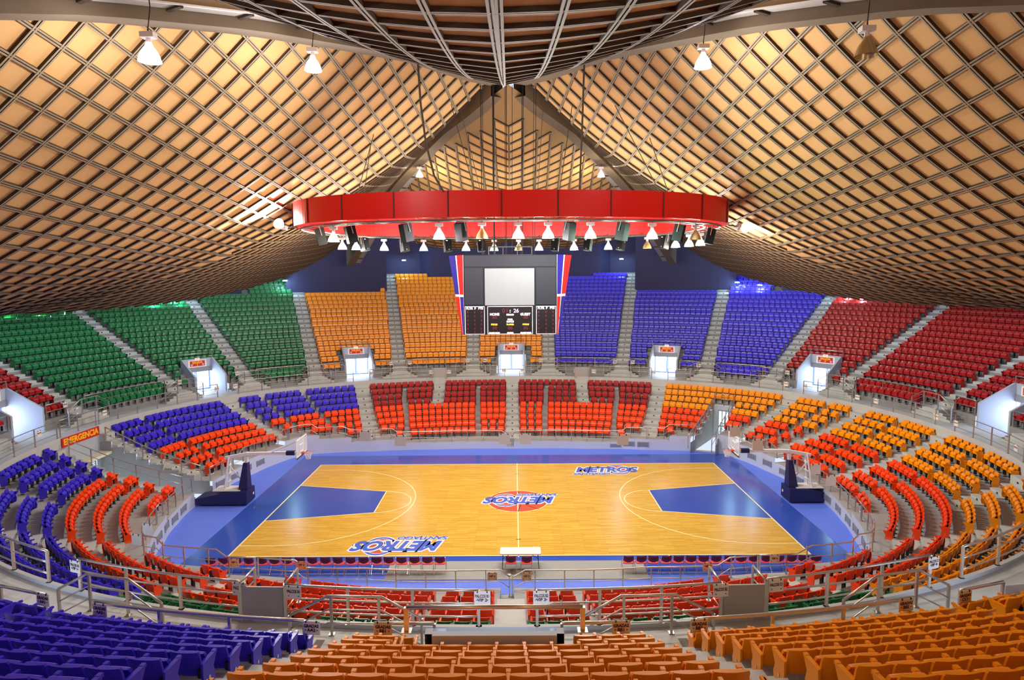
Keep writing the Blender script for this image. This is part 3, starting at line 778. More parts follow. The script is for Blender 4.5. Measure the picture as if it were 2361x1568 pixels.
# ---------------------------------------------------------------- exits of the upper tier
BX = {0: 'H', 2: 'G', 4: 'F', 6: 'E', 22: 'I', 20: 'J', 18: 'K', 12: 'B', 10: 'C', 14: 'A'}
def door_leaf(b, x, w_, h, fr):
    b.box((x, h/2, 0), (w_, h, .03))
    fr.box((x-w_/2+.03, h/2, .03), (.06, h, .06)); fr.box((x+w_/2-.03, h/2, .03), (.06, h, .06)); fr.box((x, h-.03, .03), (w_, .06, .06)); fr.box((x, .05, .03), (w_, .1, .06))
for si, (Q, t, n) in PORT.items():
    d0 = dring(Q.x, Q.y)
    def pp(x, off, z): P = Q+t*x+n*(off-3.5); return (P.x, P.y, z)      # off = ring offset along the normal
    F_, K_ = PD0-.02, PD1; ZB, ZF = 6.75, 5.55; b = MB()
    for sx in (-1, 1):
        x0, x1 = sx*PW, sx*(PW-.14)
        A_ = [pp(x0, F_, ZC), pp(x0, K_+.1, ZC), pp(x0, K_+.1, ZB), pp(x0, K_-.1, ZB), pp(x0, F_, ZF)]
        B_ = [pp(x1, F_, ZC), pp(x1, K_+.1, ZC), pp(x1, K_+.1, ZB), pp(x1, K_-.1, ZB), pp(x1, F_, ZF)]
        b.add(A_+B_, [(0, 1, 2, 3, 4), (9, 8, 7, 6, 5), (0, 4, 9, 5), (4, 3, 8, 9), (3, 2, 7, 8), (1, 0, 5, 6)])
    ZL_ = 5.94; xi = PW-.14
    b.add([pp(-xi, K_, ZL_), pp(xi, K_, ZL_), pp(xi, K_, ZB), pp(-xi, K_, ZB), pp(-xi, K_+.16, ZL_), pp(xi, K_+.16, ZL_), pp(xi, K_+.16, ZB), pp(-xi, K_+.16, ZB)],
          [(0, 1, 2, 3), (3, 2, 6, 7), (0, 4, 5, 1), (7, 6, 5, 4)])
    b.quad(pp(-PW, F_, ZC+.004), pp(PW, F_, ZC+.004), pp(PW, K_+.6, ZC+.004), pp(-PW, K_+.6, ZC+.004))
    b.quad(pp(-xi, K_+.5, 5.96), pp(xi, K_+.5, 5.96), pp(xi, K_, 5.96), pp(-xi, K_, 5.96))
    b.quad(pp(-xi, K_+.5, ZC), pp(-xi, K_, ZC), pp(-xi, K_, 5.96), pp(-xi, K_+.5, 5.96)); b.quad(pp(xi, K_+.5, ZC), pp(xi, K_, ZC), pp(xi, K_, 5.96), pp(xi, K_+.5, 5.96))
    po = struct(b.build('wall_exit', paint_cool))
    T = frame(pp(0, K_+.42, ZC), t*-1 if n.cross(t).z > 0 else t, -n)
    g = MB(); fr = MB(); door_leaf(g, -.58, 1.1, 1.56, fr); door_leaf(g, .58, 1.1, 1.56, fr); g.box((0, 1.76, 0), (2.3, .32, .03)); fr.box((0, 1.58, .03), (2.3, .07, .07)); fr.box((0, 1.92, .03), (2.3, .05, .06)); fr.box((-.06, .8, .06), (.03, .4, .05)); fr.box((.06, .8, .06), (.03, .4, .05))
    g2 = MB(); g2.merge(g, T); f2 = MB(); f2.merge(fr, T); do = struct(g2.build('door_2', day)); f2.build('door_frame', dayblue, do)
    L = bpy.data.lights.new('daylight', 'AREA'); L.shape = 'RECTANGLE'; L.size = 2.1; L.size_y = 1.8; L.energy = 85; L.color = (.55, .7, 1)
    lo_ = bpy.data.objects.new('daylight', L); COL.objects.link(lo_); lo_.parent = do; lo_.matrix_world = T @ Matrix.Translation((0, .95, .12)) @ Matrix.Rotation(pi, 4, 'X')
    if si in (12, 10, 14): continue
    # sign over the opening
    T2 = frame(pp(0, K_-.012, 6.36), t if (n*-1).dot(Vector((0, 0, 1)).cross(t)) < 0 else t*-1, -n)
    xdir = Vector((0, 0, 1)).cross(-n)      # reading direction for a viewer in front
    T2 = frame(pp(0, K_-.012, 6.36), xdir, -n)
    e = thing('exit_sign', f'red exit sign reading SALIDA {BX[si]} in white frame above lit doorway', 'sign', T2.translation)
    Ti = Matrix.Translation(-T2.translation)
    def put(nm, m, mats, parent): q = MB(); q.merge(m, Ti @ T2); return q.build(nm, mats, parent)
    m = MB(); m.box((0, 0, 0), (1.5, .60, .02)); put('frame', m, signwht, e)
    m = MB(); m.box((0, 0, .015), (1.22, .44, .012)); fc = put('panel', m, signred, e)
    m = MB(); m.merge(text_mb('SALIDA', .25, .004, .012), Matrix.Translation((0, .09, .025))); m.merge(text_mb(BX[si], .2, .004, .012), Matrix.Translation((0, -.12, .025))); put('lettering', m, signyel, fc)
    m = MB()
    for sx in (-1, 1):
        disc(m, sx*.46, -.1, .075, .075, .024); disc(m, sx*.46, -.1, .04, .04, .027, 1)
    put('emblem', m, [signwht, signblu], fc)
    xl = thing('emergency_lamp', f'small lit red emergency lamp above the SALIDA {BX[si]} sign', 'lamp', T2.translation+Vector((0, 0, .38)))
    m = MB(); m.box((0, 0, .02), (.36, .16, .05)); q = MB(); q.merge(m, Matrix.Translation(-T2.translation) @ T2); q.build('housing', mat('emerg_lamp', (.9, .5, .45), .5, emit=(1, .45, .4), es=1.2), xl)
    m = MB(); m.merge(text_mb('EXIT', .1, .002, .004), Matrix.Translation((0, 0, .048))); q = MB(); q.merge(m, Matrix.Translation(-T2.translation) @ T2); q.build('lettering', signred, xl)

# ---------------------------------------------------------------- railings
class Rail:
    def __init__(s, label, cat='railing', group=None): s.e = None; s.label = label; s.group = group
def railing(pts, label, hs=(1.0, .66, .33), r=.03, r2=.02, pitch=1.6, post=.05, name='railing', group=None, ends=True):
    pts = [Vector(p) for p in pts]; o0 = pts[0].copy(); e = thing(name, label, 'railing', o0, 0, group)
    L = [0.]
    for a, c in zip(pts, pts[1:]): L.append(L[-1]+(c-a).length)
    if len(pts) > 2 and L[-1]/len(pts) < .4:                  # thin out dense curves
        keep = [pts[0]]; acc = 0
        for a, c in zip(pts, pts[1:]):
            acc += (c-a).length
            if acc >= .6: keep.append(c); acc = 0
        if (keep[-1]-pts[-1]).length > .05: keep.append(pts[-1])
        pl = keep
    else: pl = pts
    for q, h in enumerate(hs):
        b = MB(); b.tube([p-o0+Vector((0, 0, h)) for p in pl], r if q == 0 else r2, 6 if q else 8); b.build('top_rail' if q == 0 else 'middle_rail', steel, e, smooth=True)
    n = max(1, round(L[-1]/pitch)); i = 0
    for k in range(n+1):
        t = L[-1]*k/n
        while i < len(L)-2 and L[i+1] < t: i += 1
        f = (t-L[i])/max(1e-9, L[i+1]-L[i]); P = pts[i].lerp(pts[i+1], f)-o0
        b = MB(); b.box(P+Vector((0, 0, hs[0]/2)), (post, post, hs[0])); b.box(P+Vector((0, 0, .01)), (post*2.2, post*2.2, .02)); b.build('post', steel, e)
    return e
def lift(pts, z): return [Vector((p.x, p.y, z)) for p in pts]
SN_ = {0: 'seat block of exit H', 1: 'blue seats between exits G and H', 2: 'blue seats of exit G', 3: 'blue seats between exits F and G', 4: 'red seats of exit F', 5: 'red seats between exits E and F', 6: 'red seats of exit E',
       23: 'yellow seats between exits H and I', 22: 'yellow seats of exit I', 21: 'green seats between exits I and J', 20: 'green seats of exit J', 19: 'green seats between exits J and K', 18: 'red seats beside exit K', 12: 'yellow block BB1', 13: 'blue block AA2', 11: 'yellow block BB2', 14: 'blue block AA1', 10: 'yellow block CC1'}
NEAR_S = (10, 11, 12, 13, 14)
for i, nm in SN_.items():
    pts = row(2.5, UA[i-1], UA[i], .75, .75)
    if i in PORT:
        Q, t, n = PORT[i]
        a_ = [P for P in pts if (P-Q).dot(t) < -PW-.08]; c_ = [P for P in pts if (P-Q).dot(t) > PW+.08]
        if a_ and c_ and (a_[0]-pts[0]).length > .1: a_, c_ = c_, a_
        runs = [(a_, 'before the exit wall'), (c_, 'past the exit wall')]
    else: runs = [(pts, '')]
    for R, w_ in runs:
        if len(R) < 8: continue
        side = ''
        if w_: side = ', east of its exit' if R[len(R)//2].x > PORT[i][0].x else ', west of its exit'
        if w_ and i in (6, 18): side = ', north of its exit' if R[len(R)//2].y > PORT[i][0].y else ', south of its exit'
        railing(lift(R, zu(0)-.05 if i not in NEAR_S else zu(0)-.05), f'low steel railing before the {nm}{side}', (.95, .50) if i not in NEAR_S else (1.0, .10), pitch=1.9, r=.032 if i not in NEAR_S else .04, post=.06)
for i, A in enumerate(UA):                 # rails beside the flights to the concourse
    if A.B.y < -12 and abs(A.B.x) > 13: continue
    nm = {0: 'H and G', 1: 'G', 2: 'G and F', 3: 'F', 4: 'F and E', 5: 'E', 23: 'H and I', 22: 'I', 21: 'I and J', 20: 'J', 19: 'J and K', 18: 'K'}.get(i)
    side0 = {11: 'blocks BB1 and BB2', 12: 'blocks BB1 and AA2', 10: 'blocks BB2 and CC1', 13: 'blocks AA2 and AA1'}.get(i)
    where = f'stairs between exits {nm}' if nm and ' and ' in nm else f'stairs beside exit {nm}' if nm else f'stairs between {side0}' if side0 else None
    if where is None: continue
    if nm and ' and ' not in nm: where = {1: 'stairs just west of exit G block', 2: 'stairs just east of exit G block'}.get(i, where)
    es = {0: 'east side', 1: 'west side', 2: 'east side', 3: 'west side', 4: 'east side', 5: 'north side', 23: 'west side', 22: 'east side', 21: 'west side', 20: 'east side', 19: 'west side', 18: 'north side'}.get(i)
    lab = f'guard rail at landing of {where}' + (f' on the {es}' if es and ' and ' not in (nm or '') else '')
    F = A.at(1.42); up = zu(0)
    railing([F-A.n*1.62+Vector((0, 0, ZC+.12)), F-A.n*.66+Vector((0, 0, up)), F+A.n*.66+Vector((0, 0, up)), F+A.n*1.62+Vector((0, 0, ZC+.12))], lab, (.98, .64, .3), r=.034 if A.B.y < 0 else .026, pitch=1.2, name='guard_rail', post=.06)
# concourse edge, in runs between the lower stairs and gates
brk = [('NC', LN['NC'], .62), ('g1', GATES[2], .62), ('N1', LN['N1'], .7), ('N2', LN['N2'], .75), ('N3', LN['N3'], .75), ('E', LN['E'], .75), ('S3', LN['S3'], .75), ('S2', LN['S2'], .75), ('S1', LN['S1'], .7), ('g3', GATES[3], .62), ('SC', LN['SC'], .75),
       ('g4', GATES[1], .62), ('SW1', LN['SW1'], .7), ('SW2', LN['SW2'], .75), ('SW3', LN['SW3'], .75), ('VA', LN['VA'], .1), ('VB', LN['VB'], .1), ('NW2', LN['NW2'], .75), ('NW1', LN['NW1'], .7), ('g2', GATES[0], .62)]
CN = ['red seats beside exit H, east', 'red seats under exit G, inner', 'yellow seats between exits F and G', 'yellow seats below exit F', 'yellow seats past exit F', 'yellow seats below exit E', 'eastern yellow seats', 'PALCOS C2', 'PALCOS C1', 'PALCOS B2 outer', 'PALCOS B2 centre', 'PALCOS B1 centre', 'PALCOS B1 outer', 'PALCOS A2', 'PALCOS A1', 'western blue seats', 'EMERGENCIA wall', 'blue seats below exit J', 'blue seats between exits I and J', 'red seats under exit I, inner', 'red seats beside exit H, west']
CN = ['first red seats east of exit H', 'red seats beside exit G', 'yellow seats between exits F and G', 'yellow seats just past exit F', 'yellow seats nearer exit E', 'eastern yellow seats', 'south-east yellow seats', 'PALCOS C1 block', 'PALCOS B2 outer block', 'PALCOS B2 block', 'PALCOS B1 block', 'PALCOS B1 outer block', 'PALCOS A2 block', 'PALCOS A1 block', 'western blue seats', 'emergency exit wall', 'blue seats below exit J', 'blue seats between exits I and J', 'red seats beside exit I', 'first red seats west of exit H']
for q, (nm, A, w_) in enumerate(brk):
    nm2, A2, w2 = brk[(q+1) % len(brk)]
    pts = row(.02, A, A2, w_, w2)
    if len(pts) < 6: continue
    south = pts[len(pts)//2].y < -9
    railing(lift(pts, ZC+.10), f'steel concourse railing above the {CN[q]}', (1.0, .64, .28), r=.036 if south else .026, r2=.026 if south else .018, pitch=1.75, post=.07 if south else .05)
for q, A in enumerate(GATES):              # grey boards that close the concourse gates
    P = A.at(.02); nmg = {0: 'north gate west of exit H', 2: 'north gate east of exit H', 1: 'gate between PALCOS A2 and B1', 3: 'gate between PALCOS B2 and C1'}[q]
    e = thing('gate_board', f'grey metal board closing the {nmg}', 'gate', (P.x, P.y, ZC)); R = Matrix.Rotation(-atan2(A.u.x, A.u.y), 3, 'Z')
    b = MB(); b.box((0, 0, .5), (1.2, .05, 1.0), 0, R); b.build('panel', mat('gate_grey', srgb(176, 174, 172), .55, .2, noise=.1, nscale=2), e)
    for sx in (-1, 1): b = MB(); b.box(R @ Vector((sx*.6, 0, .55)), (.05, .06, 1.1), 0, R); b.build('post', steel, e)
    for sx in (-1, 1):                      # short rails down the first steps
        Pa = A.at(.02)+A.n*sx*.62; Pb = A.at(-.85)+A.n*sx*.62
        railing([(Pa.x, Pa.y, ZC+.1), (Pb.x, Pb.y, ZC+.1)], f'short steel side rail on the {"east" if A.n.x*sx > 0 else "west"} of the {nmg}', (1.0, .64, .28), r=.03, pitch=.9)
# rail round the court on the front wall
vb = [('N1', LN['N1']), ('GA', LN['GA']), ('GB', LN['GB']), ('N2', LN['N2']), ('N3', LN['N3']), ('E', LN['E']), ('S3', LN['S3']), ('S2', LN['S2']), ('S1', LN['S1']), ('SC', LN['SC']), ('SW1', LN['SW1']), ('SW2', LN['SW2']), ('SW3', LN['SW3']), ('VA', LN['VA']), ('VB', LN['VB']), ('NW2', LN['NW2']), ('NW1', LN['NW1']), ('NC', LN['NC'])]
VN = ['north-east corner', None, 'yellow and orange block by the side door', 'orange seats behind the east hoop, northern part', 'orange seats behind the east hoop', 'orange seats east, past the hoop', 'east block toward VIP 4', 'easternmost VIP seats', 'VIP seats east of the near gate', 'VIP seats west of the near gate', 'westernmost VIP seats', 'south-west blue corner', 'orange seats west of the court', None, 'orange seats behind the west hoop', 'north-west orange seats', 'VIP seats west of the far stairs', 'VIP seats east of the far stairs']
for q, (nm, A) in enumerate(vb):
    if VN[q] is None: continue
    A2 = vb[(q+1) % len(vb)][1]; a0 = atan2(A.B.x-X0, A.B.y); a1 = atan2(A2.B.x-X0, A2.B.y)
    if a1 < a0: a1 += 2*pi
    P3 = []; last = None
    for k in range(401):
        th = a0-.3+(a1-a0+.6)*k/400; P = ringpt(dwall(th)+.16, th)
        if A.side(P) > .03 and A2.side(P) < -.03 and A.on(P) and A2.on(P): P3.append(Vector((P.x, P.y, zl(jlast(th)))))
    # split where the platform changes height, joined by a sloping rail
    if len(P3) > 5: railing(P3, f'court-side steel railing in front of the {VN[q]}', (.86, .38), r=.03, r2=.018, pitch=1.25, post=.045)
for nm, A, w_, lo_, hi_, lab in (('VA', LN['VA'], 0, 0, 8, 'sloping handrail on the south side of the emergency exit'), ('VB', LN['VB'], 0, 0, 8, 'sloping handrail on the north side of the emergency exit'), ('GA', LN['GA'], 0, 2, 9, 'sloping handrail on the west side of the side door in orange seats'), ('GB', LN['GB'], 0, 2, 9, 'sloping handrail on the east side of the side door in orange seats')):
    pts = [(lambda P, j=j: Vector((P.x, P.y, zl(j))))(A.at(dl(j)-.3)) for j in range(lo_, hi_)]
    railing(pts, lab, (.95, .5), r=.03, pitch=1.3, name='handrail')
P0, P1 = LN['GA'].at(dl(1)-.7), LN['GB'].at(dl(1)-.7)
railing([(P0.x, P0.y, zl(1)), (P1.x, P1.y, zl(1))], 'short railing across the top of the side door in yellow seats', (.95, .5), pitch=.9)
# rails over the exits
for si, (Q, t, n) in PORT.items():
    if si in (10, 14): continue
    a, c = Q+t*-1.35+n*(PD1+.1-3.5), Q+t*1.35+n*(PD1+.1-3.5)
    if si == 12: a, c = Q+t*-1.2+n*(PD1-3.5), Q+t*1.2+n*(PD1-3.5); a -= t*.45; c += t*.45
    railing([(a.x, a.y, 6.75), (c.x, c.y, 6.75)], f'short rail on top of the SALIDA {BX[si]} doorway' if si != 12 else 'gold-lit rail on the concrete parapet in front of block BB1', (.42,) if si != 12 else (.47,), r=.03 if si != 12 else .045, pitch=2.4, post=.06 if si != 12 else .085)
# vents in the court wall
def vent(th, label):
    d = dwall(th); P = ringpt(d-.02, th); a = ringpt(dwall(th-.02), th-.02); c = ringpt(dwall(th+.02), th+.02); x = (c-a).normalized(); zt = zl(jlast(th)); h = min(.42, zt*.5)
    o = Vector((P.x, P.y, zt*.52)); e = thing('vent_grille', label, 'vent', o)
    nrm = Vector((0, 0, 1)).cross(x); nrm = nrm if nrm.dot(Vector((-P.x, -P.y, 0))) > 0 else -nrm
    T = frame((0, 0, 0), x, nrm); b = MB(); m = MB(); h *= .8; m.box((0, 0, 0), (.8, h, .03)); b.merge(m, T); b.build('backing', mat('vent_dark', srgb(120, 122, 132), .6), e)
    m = MB()
    for k in range(4): m.box((0, -h/2+h*(k+.5)/4, .02), (.76, .035, .03))
    for sx in (-1, 1): m.box((sx*.4, 0, .015), (.05, h+.05, .05))
    b = MB(); b.merge(m, T); b.build('slat', mat('vent_slat', srgb(150, 154, 170), .5, .3), e)
VL = {'east wall': [(62+i*5.2) for i in range(13)], 'west wall': [-(70+i*4.3) for i in range(4)]+[-(97+i*4.5) for i in range(7)], 'north-east wall': [35.5, 39, 42.5]}
for nm, l in VL.items():
    for q, a in enumerate(l): vent(radians(a), f'louvred vent grille in the white {nm}, {ORD[q]} from its {"northern" if "north" not in nm else "western"} end')

# ---------------------------------------------------------------- hanging ring, lamps and loudspeakers
RCY, RZB, RZT, RA, RB = -1.5, 15.95, 17.12, 11.45, 7.15
def oval(th, k=1.0, n=2.45):
    s_, c_ = sin(th), cos(th); r = 1/((abs(s_)/(RA*k))**n+(abs(c_)/(RB*k))**n)**(1/n)
    return Vector((-.3+r*s_, RCY+r*c_, 0))
ring = thing('hanging_ring', 'huge oval ring of red metal panels hanging from the roof over the court', 'lighting ring', (-.3, RCY, RZB))
NP = 240; RP = [oval(2*pi*i/NP) for i in range(NP)]; Lr = [0.]
for i in range(NP): Lr.append(Lr[-1]+(RP[(i+1) % NP]-RP[i]).length)
O_ = Vector((-.3, RCY, RZB)); npan = round(Lr[-1]/2.45)
def ring_band(i0, i1):
    b = MB()
    for q in range(i0, i1):
        i = q % NP; j = (q+1) % NP; a, c = RP[i], RP[j]
        ai, ci = oval(2*pi*i/NP, .985), oval(2*pi*j/NP, .985); h = Vector((0, 0, RZT-RZB))
        A_, C_, AI, CI_ = [Vector((p.x, p.y, RZB))-O_ for p in (a, c, ai, ci)]
        b.quad(A_, C_, C_+h, A_+h); b.quad(AI, AI+h, CI_+h, CI_); b.quad(A_, AI, CI_, C_); b.quad(A_+h, C_+h, CI_+h, AI+h)
    return b
cuts = [min(range(NP+1), key=lambda i: abs(Lr[i]-((k+.5)*Lr[-1]/npan+.36))) for k in range(npan)]
for k in range(npan):
    i0 = cuts[k]; i1 = cuts[(k+1) % npan]; i1 = i1 if i1 > i0 else i1+NP
    ring_band(i0, i1).build('panel', red_band, ring)
b = MB()
for k in range(npan):
    P = oval(2*pi*cuts[k]/NP, 1.002); b.box((P.x-O_.x, P.y-O_.y, (RZT-RZB)/2), (.05, .05, RZT-RZB-.02))
b.build('panel_joint', mat('joint_dark', srgb(80, 10, 10), .6), ring)
b = MB(); b.tube([Vector((p.x, p.y, -.10))+Vector((-O_.x, -O_.y, 0)) for p in [oval(2*pi*i/60, .97) for i in range(61)]], .05, 6)
b.tube([Vector((p.x, p.y, -.10))+Vector((-O_.x, -O_.y, 0)) for p in [oval(2*pi*i/60, .90) for i in range(61)]], .04, 6)
for i in range(60):
    P, Q = oval(2*pi*i/60, .97), oval(2*pi*(i+.5)/60, .90); b.bar((P.x-O_.x, P.y-O_.y, -.1), (Q.x-O_.x, Q.y-O_.y, -.1), .03, .03)
    P2 = oval(2*pi*(i+.5)/60, .985); b.bar((Q.x-O_.x, Q.y-O_.y, -.1), (P2.x-O_.x, P2.y-O_.y, .08), .025, .025)
b.build('truss_grid', mat('truss_grey', srgb(120, 115, 110), .4, .5), ring)
bulb_on = {}
def glow(name, c, s): 
    return mat('bulb_'+name, (1, 1, 1), .4, emit=c, es=s)
refl_on = {k: mat('reflector_'+k, (.9, .9, .85), .3, emit=c, es=s) for k, c, s in (('white', (1, .97, 1), 3.2), ('warm', (1, .9, .72), 1.4), ('green', (.55, 1, .72), 1.2))}
refl_off = mat('reflector_off', srgb(188, 160, 110), .3, .35)
ballast_m = mat('ballast', srgb(225, 215, 215), .5)
LC = {'white': (1, .95, .95), 'warm': (1, .86, .66), 'green': (.72, 1, .8)}
def lamp(P, label, kind, S=1.0, tilt=None, power=None, group=None, spot=False):
    """bell-shaped high bay lamp hanging from P (top of its hook)"""
    e = thing('high_bay_lamp', label, 'lamp', P, 0, group)
    if tilt is not None: e.rotation_mode = 'QUATERNION'; e.rotation_quaternion = Vector((0, 0, -1)).rotation_difference(Vector(tilt).normalized())
    b = MB(); b.bar((0, 0, 0), (0, 0, -.1*S), .03*S); b.build('hook', black, e)
    b = MB(); b.box((0, 0, -.16*S), (.34*S, .22*S, .13*S)); b.build('ballast_box', ballast_m, e)
    b = MB(); b.tube([(0, 0, -.22*S), (0, 0, -.36*S)], .065*S, 10); b.build('neck', ballast_m, e)
    on = kind != 'off'
    b = MB(); b.lathe([(.07*S, -.34*S), (.10*S, -.42*S), (.17*S, -.52*S), (.235*S, -.64*S), (.265*S, -.76*S), (.275*S, -.79*S)], n=20); b.lathe([(.26*S, -.79*S), (.225*S, -.64*S), (.16*S, -.52*S), (.09*S, -.42*S)], n=20)
    b.build('reflector', refl_on[kind] if on else refl_off, e, smooth=True)
    b = MB(); b.lathe([(.001, -.70*S), (.06*S, -.68*S), (.075*S, -.60*S), (.05*S, -.5*S), (.03*S, -.42*S)], n=12); b.build('bulb', glow(kind, LC[kind], 30) if on else mat('bulb_off', (.8, .8, .75), .2), e, smooth=True)
    if on:
        L = bpy.data.lights.new('lamp_light', 'SPOT' if spot else 'POINT'); L.energy = power or LAMP_W*(1 if kind == 'white' else .7); L.color = LC[kind]; L.shadow_soft_size = .2
        if spot: L.spot_size = radians(150); L.spot_blend = .6
        o = bpy.data.objects.new('lamp_light', L); COL.objects.link(o); o.parent = e; o.location = (0, 0, -1.05*S)
    return e
def ring_at(px, front, k=.95):
    best = None
    for i in range(720):
        th = 2*pi*i/720; P = oval(th, k)
        if (P.y < RCY) != front: continue
        x, y, z = project((P.x, P.y, RZB-.1)); d_ = abs(x-px)
        if best is None or d_ < best[0]: best = (d_, P, th)
    return Vector((best[1].x, best[1].y, RZB-.12)), best[2]
NL = [(768, 'warm'), (1013, 'white'), (1112, 'off'), (1195, 'white'), (1263, 'white'), (1360, 'green'), (1505, 'green'), (1604, 'off')]
FL = [(788, 'warm'), (822, 'white'), (885, 'white'), (977, 'warm'), (1075, 'white'), (1139, 'green'), (1195, 'off'), (1242, 'white'), (1323, 'white'), (1403, 'green'), (1493, 'off'), (1557, 'warm'), (1590, 'white'), (1616, 'white')]
WD = {'warm': 'dimly lit warm', 'white': 'brightly lit white', 'green': 'green-tinted lit', 'off': 'unlit clear'}
for px, k in NL:
    P, th = ring_at(px, True); lamp(P, f'{WD[k]} bell lamp under the near side of the red ring, {ORD[NL.index((px, k))]} from west', k)
for px, k in FL:
    P, th = ring_at(px, False); lamp(P, f'{WD[k]} bell lamp under the far side of the red ring, {ORD[FL.index((px, k))]} from west', k, power=LAMP_W*.8 if k != 'off' else None)
# lamps on arms at the two ends of the ring, turned to the ceiling
for sx, px in ((-1, 683), (1, 1690)):
    P0 = Vector((-.3+sx*RA, RCY-.4, RZB+.15)); P1 = P0+Vector((sx*.6, -.5, -.15))
    b = MB(); b.bar(P0-O_, P1-O_, .05); b.build('lamp_arm', steel_dk, ring)
    lamp(P1, f'bell lamp on an arm at the {"west" if sx < 0 else "east"} end of red ring, turned upward', 'white' if sx < 0 else 'warm', 1.0, (-.15, -.9, .3) if sx < 0 else (.75, .45, -.05), SIDE_W*(1 if sx < 0 else .5), None, True)
# loudspeakers
cone = mat('grille_black', (.006, .006, .007), .85, spec=.1); black_sp = mat('speaker_black', (.008, .008, .009), .75, spec=.15)
def speaker(P, th, label, facing, tilt):
    e = thing('loudspeaker', label, 'loudspeaker', P); rz_ = -th+(pi if facing else 0)
    R = (Matrix.Rotation(rz_, 4, 'Z') @ Matrix.Rotation(tilt, 4, 'X'))
    def bd(nm, m, mt): q = MB(); q.merge(m, R); return q.build(nm, mt, e)
    m = MB(); m.prism([(-.25, -.18), (.25, -.18), (.17, .24), (-.17, .24)], -.88, -.08); bd('cabinet', m, black_sp)
    m = MB(); m.box((0, -.186, -.48), (.44, .012, .74)); bd('grille', m, cone)
    m = MB(); m.box((-.10, -.195, -.20), (.13, .006, .06)); bd('nameplate', m, signwht)
    m = MB(); m.box((.0, -.195, -.78), (.04, .006, .04)); bd('badge', m, signwht)
    for sx in (-1, 1):
        m = MB(); m.bar((sx*.27, 0, -.45), (sx*.2, 0, .1), .035, .02); bd('bracket', m, steel)
NSP = [735, 803, 933, 1060, 1316, 1440, 1570, 1643]; FSP = [838, 928, 1028, 1107, 1281, 1357, 1437, 1535]
for q, px in enumerate(NSP):
    P, th = ring_at(px, True, .93); speaker(P, th, f'black loudspeaker hung under the near side of the red ring, {ORD[q]} from west', False, -.22)
for q, px in enumerate(FSP):
    P, th = ring_at(px, False, .93); speaker(P, th, f'black loudspeaker hung under the far side of the red ring, {ORD[q]} from west', False, -.22)
# lamps on the rib trays
def on_rib(px, py, sx, sy, off=1.9):
    d = ray(px, py); k = sx*RIBK*sy; o = off*(1 if True else 1)
    t = (k*CAMP[1]-(CAMP[0]-XC))/(d.x-k*d.y); return Vector(CAMP)+d*t
for px, py, k, sx, sy, lab in ((341, 66, 'white', -1, -1, 'brightly lit bell lamp hung near the roof edge, westernmost'), (720, 104, 'white', -1, -1, 'brightly lit bell lamp hung near the roof edge, second from west'), (1622, 96, 'white', 1, -1, 'brightly lit bell lamp hung near the roof edge, second from east'), (2000, 52, 'off', 1, -1, 'unlit rusty bell lamp hung near the roof edge, easternmost'),
                               (967, 382, 'warm', -1, 1, 'western lit bell lamp on the far rib above the red ring'), (1386, 382, 'warm', 1, 1, 'eastern lit bell lamp on the far rib above the red ring')):
    P = on_rib(px, py, sx, sy); P = P if sy > 0 else Vector(CAMP)+(P-Vector(CAMP))*.93
    lamp(P, lab, k, 1.05, None, LAMP_W*.42 if k == 'white' else LAMP_W*.35)
    b = MB(); up = P+Vector((0, .1 if sy < 0 else 0, 1.1)); c_ = thing('lamp_cable', 'thin cable holding the '+lab.replace('brightly ', '').replace(' lit', '').replace(' above the red ring', ''), 'cable', P); b.tube([Vector((0, 0, 0)), (up-P)*.5+Vector((.06, 0, 0)), up-P], .015, 5); b.build('wire', black, c_)
# small lights high on the navy wall
cy = mat('wall_light_lens', (.6, 1, .9), .4, emit=(.55, 1.0, .88), es=9); gn = mat('wall_light_green', (.5, 1, .5), .4, emit=(.35, 1, .3), es=5)
def far_hit(px, py, dd):
    d = ray(px, py); t = 25.
    while t < 110:
        P = Vector(CAMP)+d*t
        if dring(P.x, P.y) > dd: return P
        t += .1
    return P
for q, (px, py, dd, m, en, lab) in enumerate(((931, 601, 18.2, cy, 90, 'above the yellow seats west of the scoreboard'), (1433, 598, 18.2, cy, 90, 'above the blue seats east of the scoreboard'), (657, 648, 15.2, cy, 90, 'above the green seats nearest the yellow seats'), (1700, 652, 15.2, cy, 80, 'above the blue seats by exit F, first'), (1752, 658, 15.2, cy, 80, 'above the blue seats by exit F, second'),
                                 (82, 725, 13.6, gn, 60, 'green, above the western green seats'), (12, 732, 13.4, gn, 12, 'faint green, at the western edge of the green seats'), (140, 720, 13.6, cy, 60, 'pale, above the western green seats'), (352, 694, 13.6, cy, 60, 'pale, above the middle green seats, first'), (412, 687, 13.6, cy, 60, 'pale, above the middle green seats, second'), (1946, 682, 13.6, cy, 60, 'pale, above the red seats by exit F, first'), (1990, 690, 13.6, cy, 60, 'pale, above the red seats by exit F, second'))):
    P = far_hit(px, py, dd); e = thing('wall_light', f'small wall light {lab}', 'light', P); n = (P-Vector((X0, 0, P.z))).normalized()
    b = MB(); b.box((0, 0, .10), (.5, .3, .08), 0, Matrix.Rotation(atan2(n.y, n.x)-pi/2, 3, 'Z')); b.build('housing', steel_dk, e)
    b = MB(); b.box((0, 0, .02), (.42, .22, .08), 0, Matrix.Rotation(atan2(n.y, n.x)-pi/2, 3, 'Z')); b.build('lens', m, e)
    L = bpy.data.lights.new('wall_glow', 'POINT'); L.energy = en*3; L.color = (.45, .8, 1) if m is cy else (.4, 1, .4); L.shadow_soft_size = .1
    o = bpy.data.objects.new('wall_glow', L); COL.objects.link(o); o.parent = e; o.location = -n*.35+Vector((0, 0, -.12))

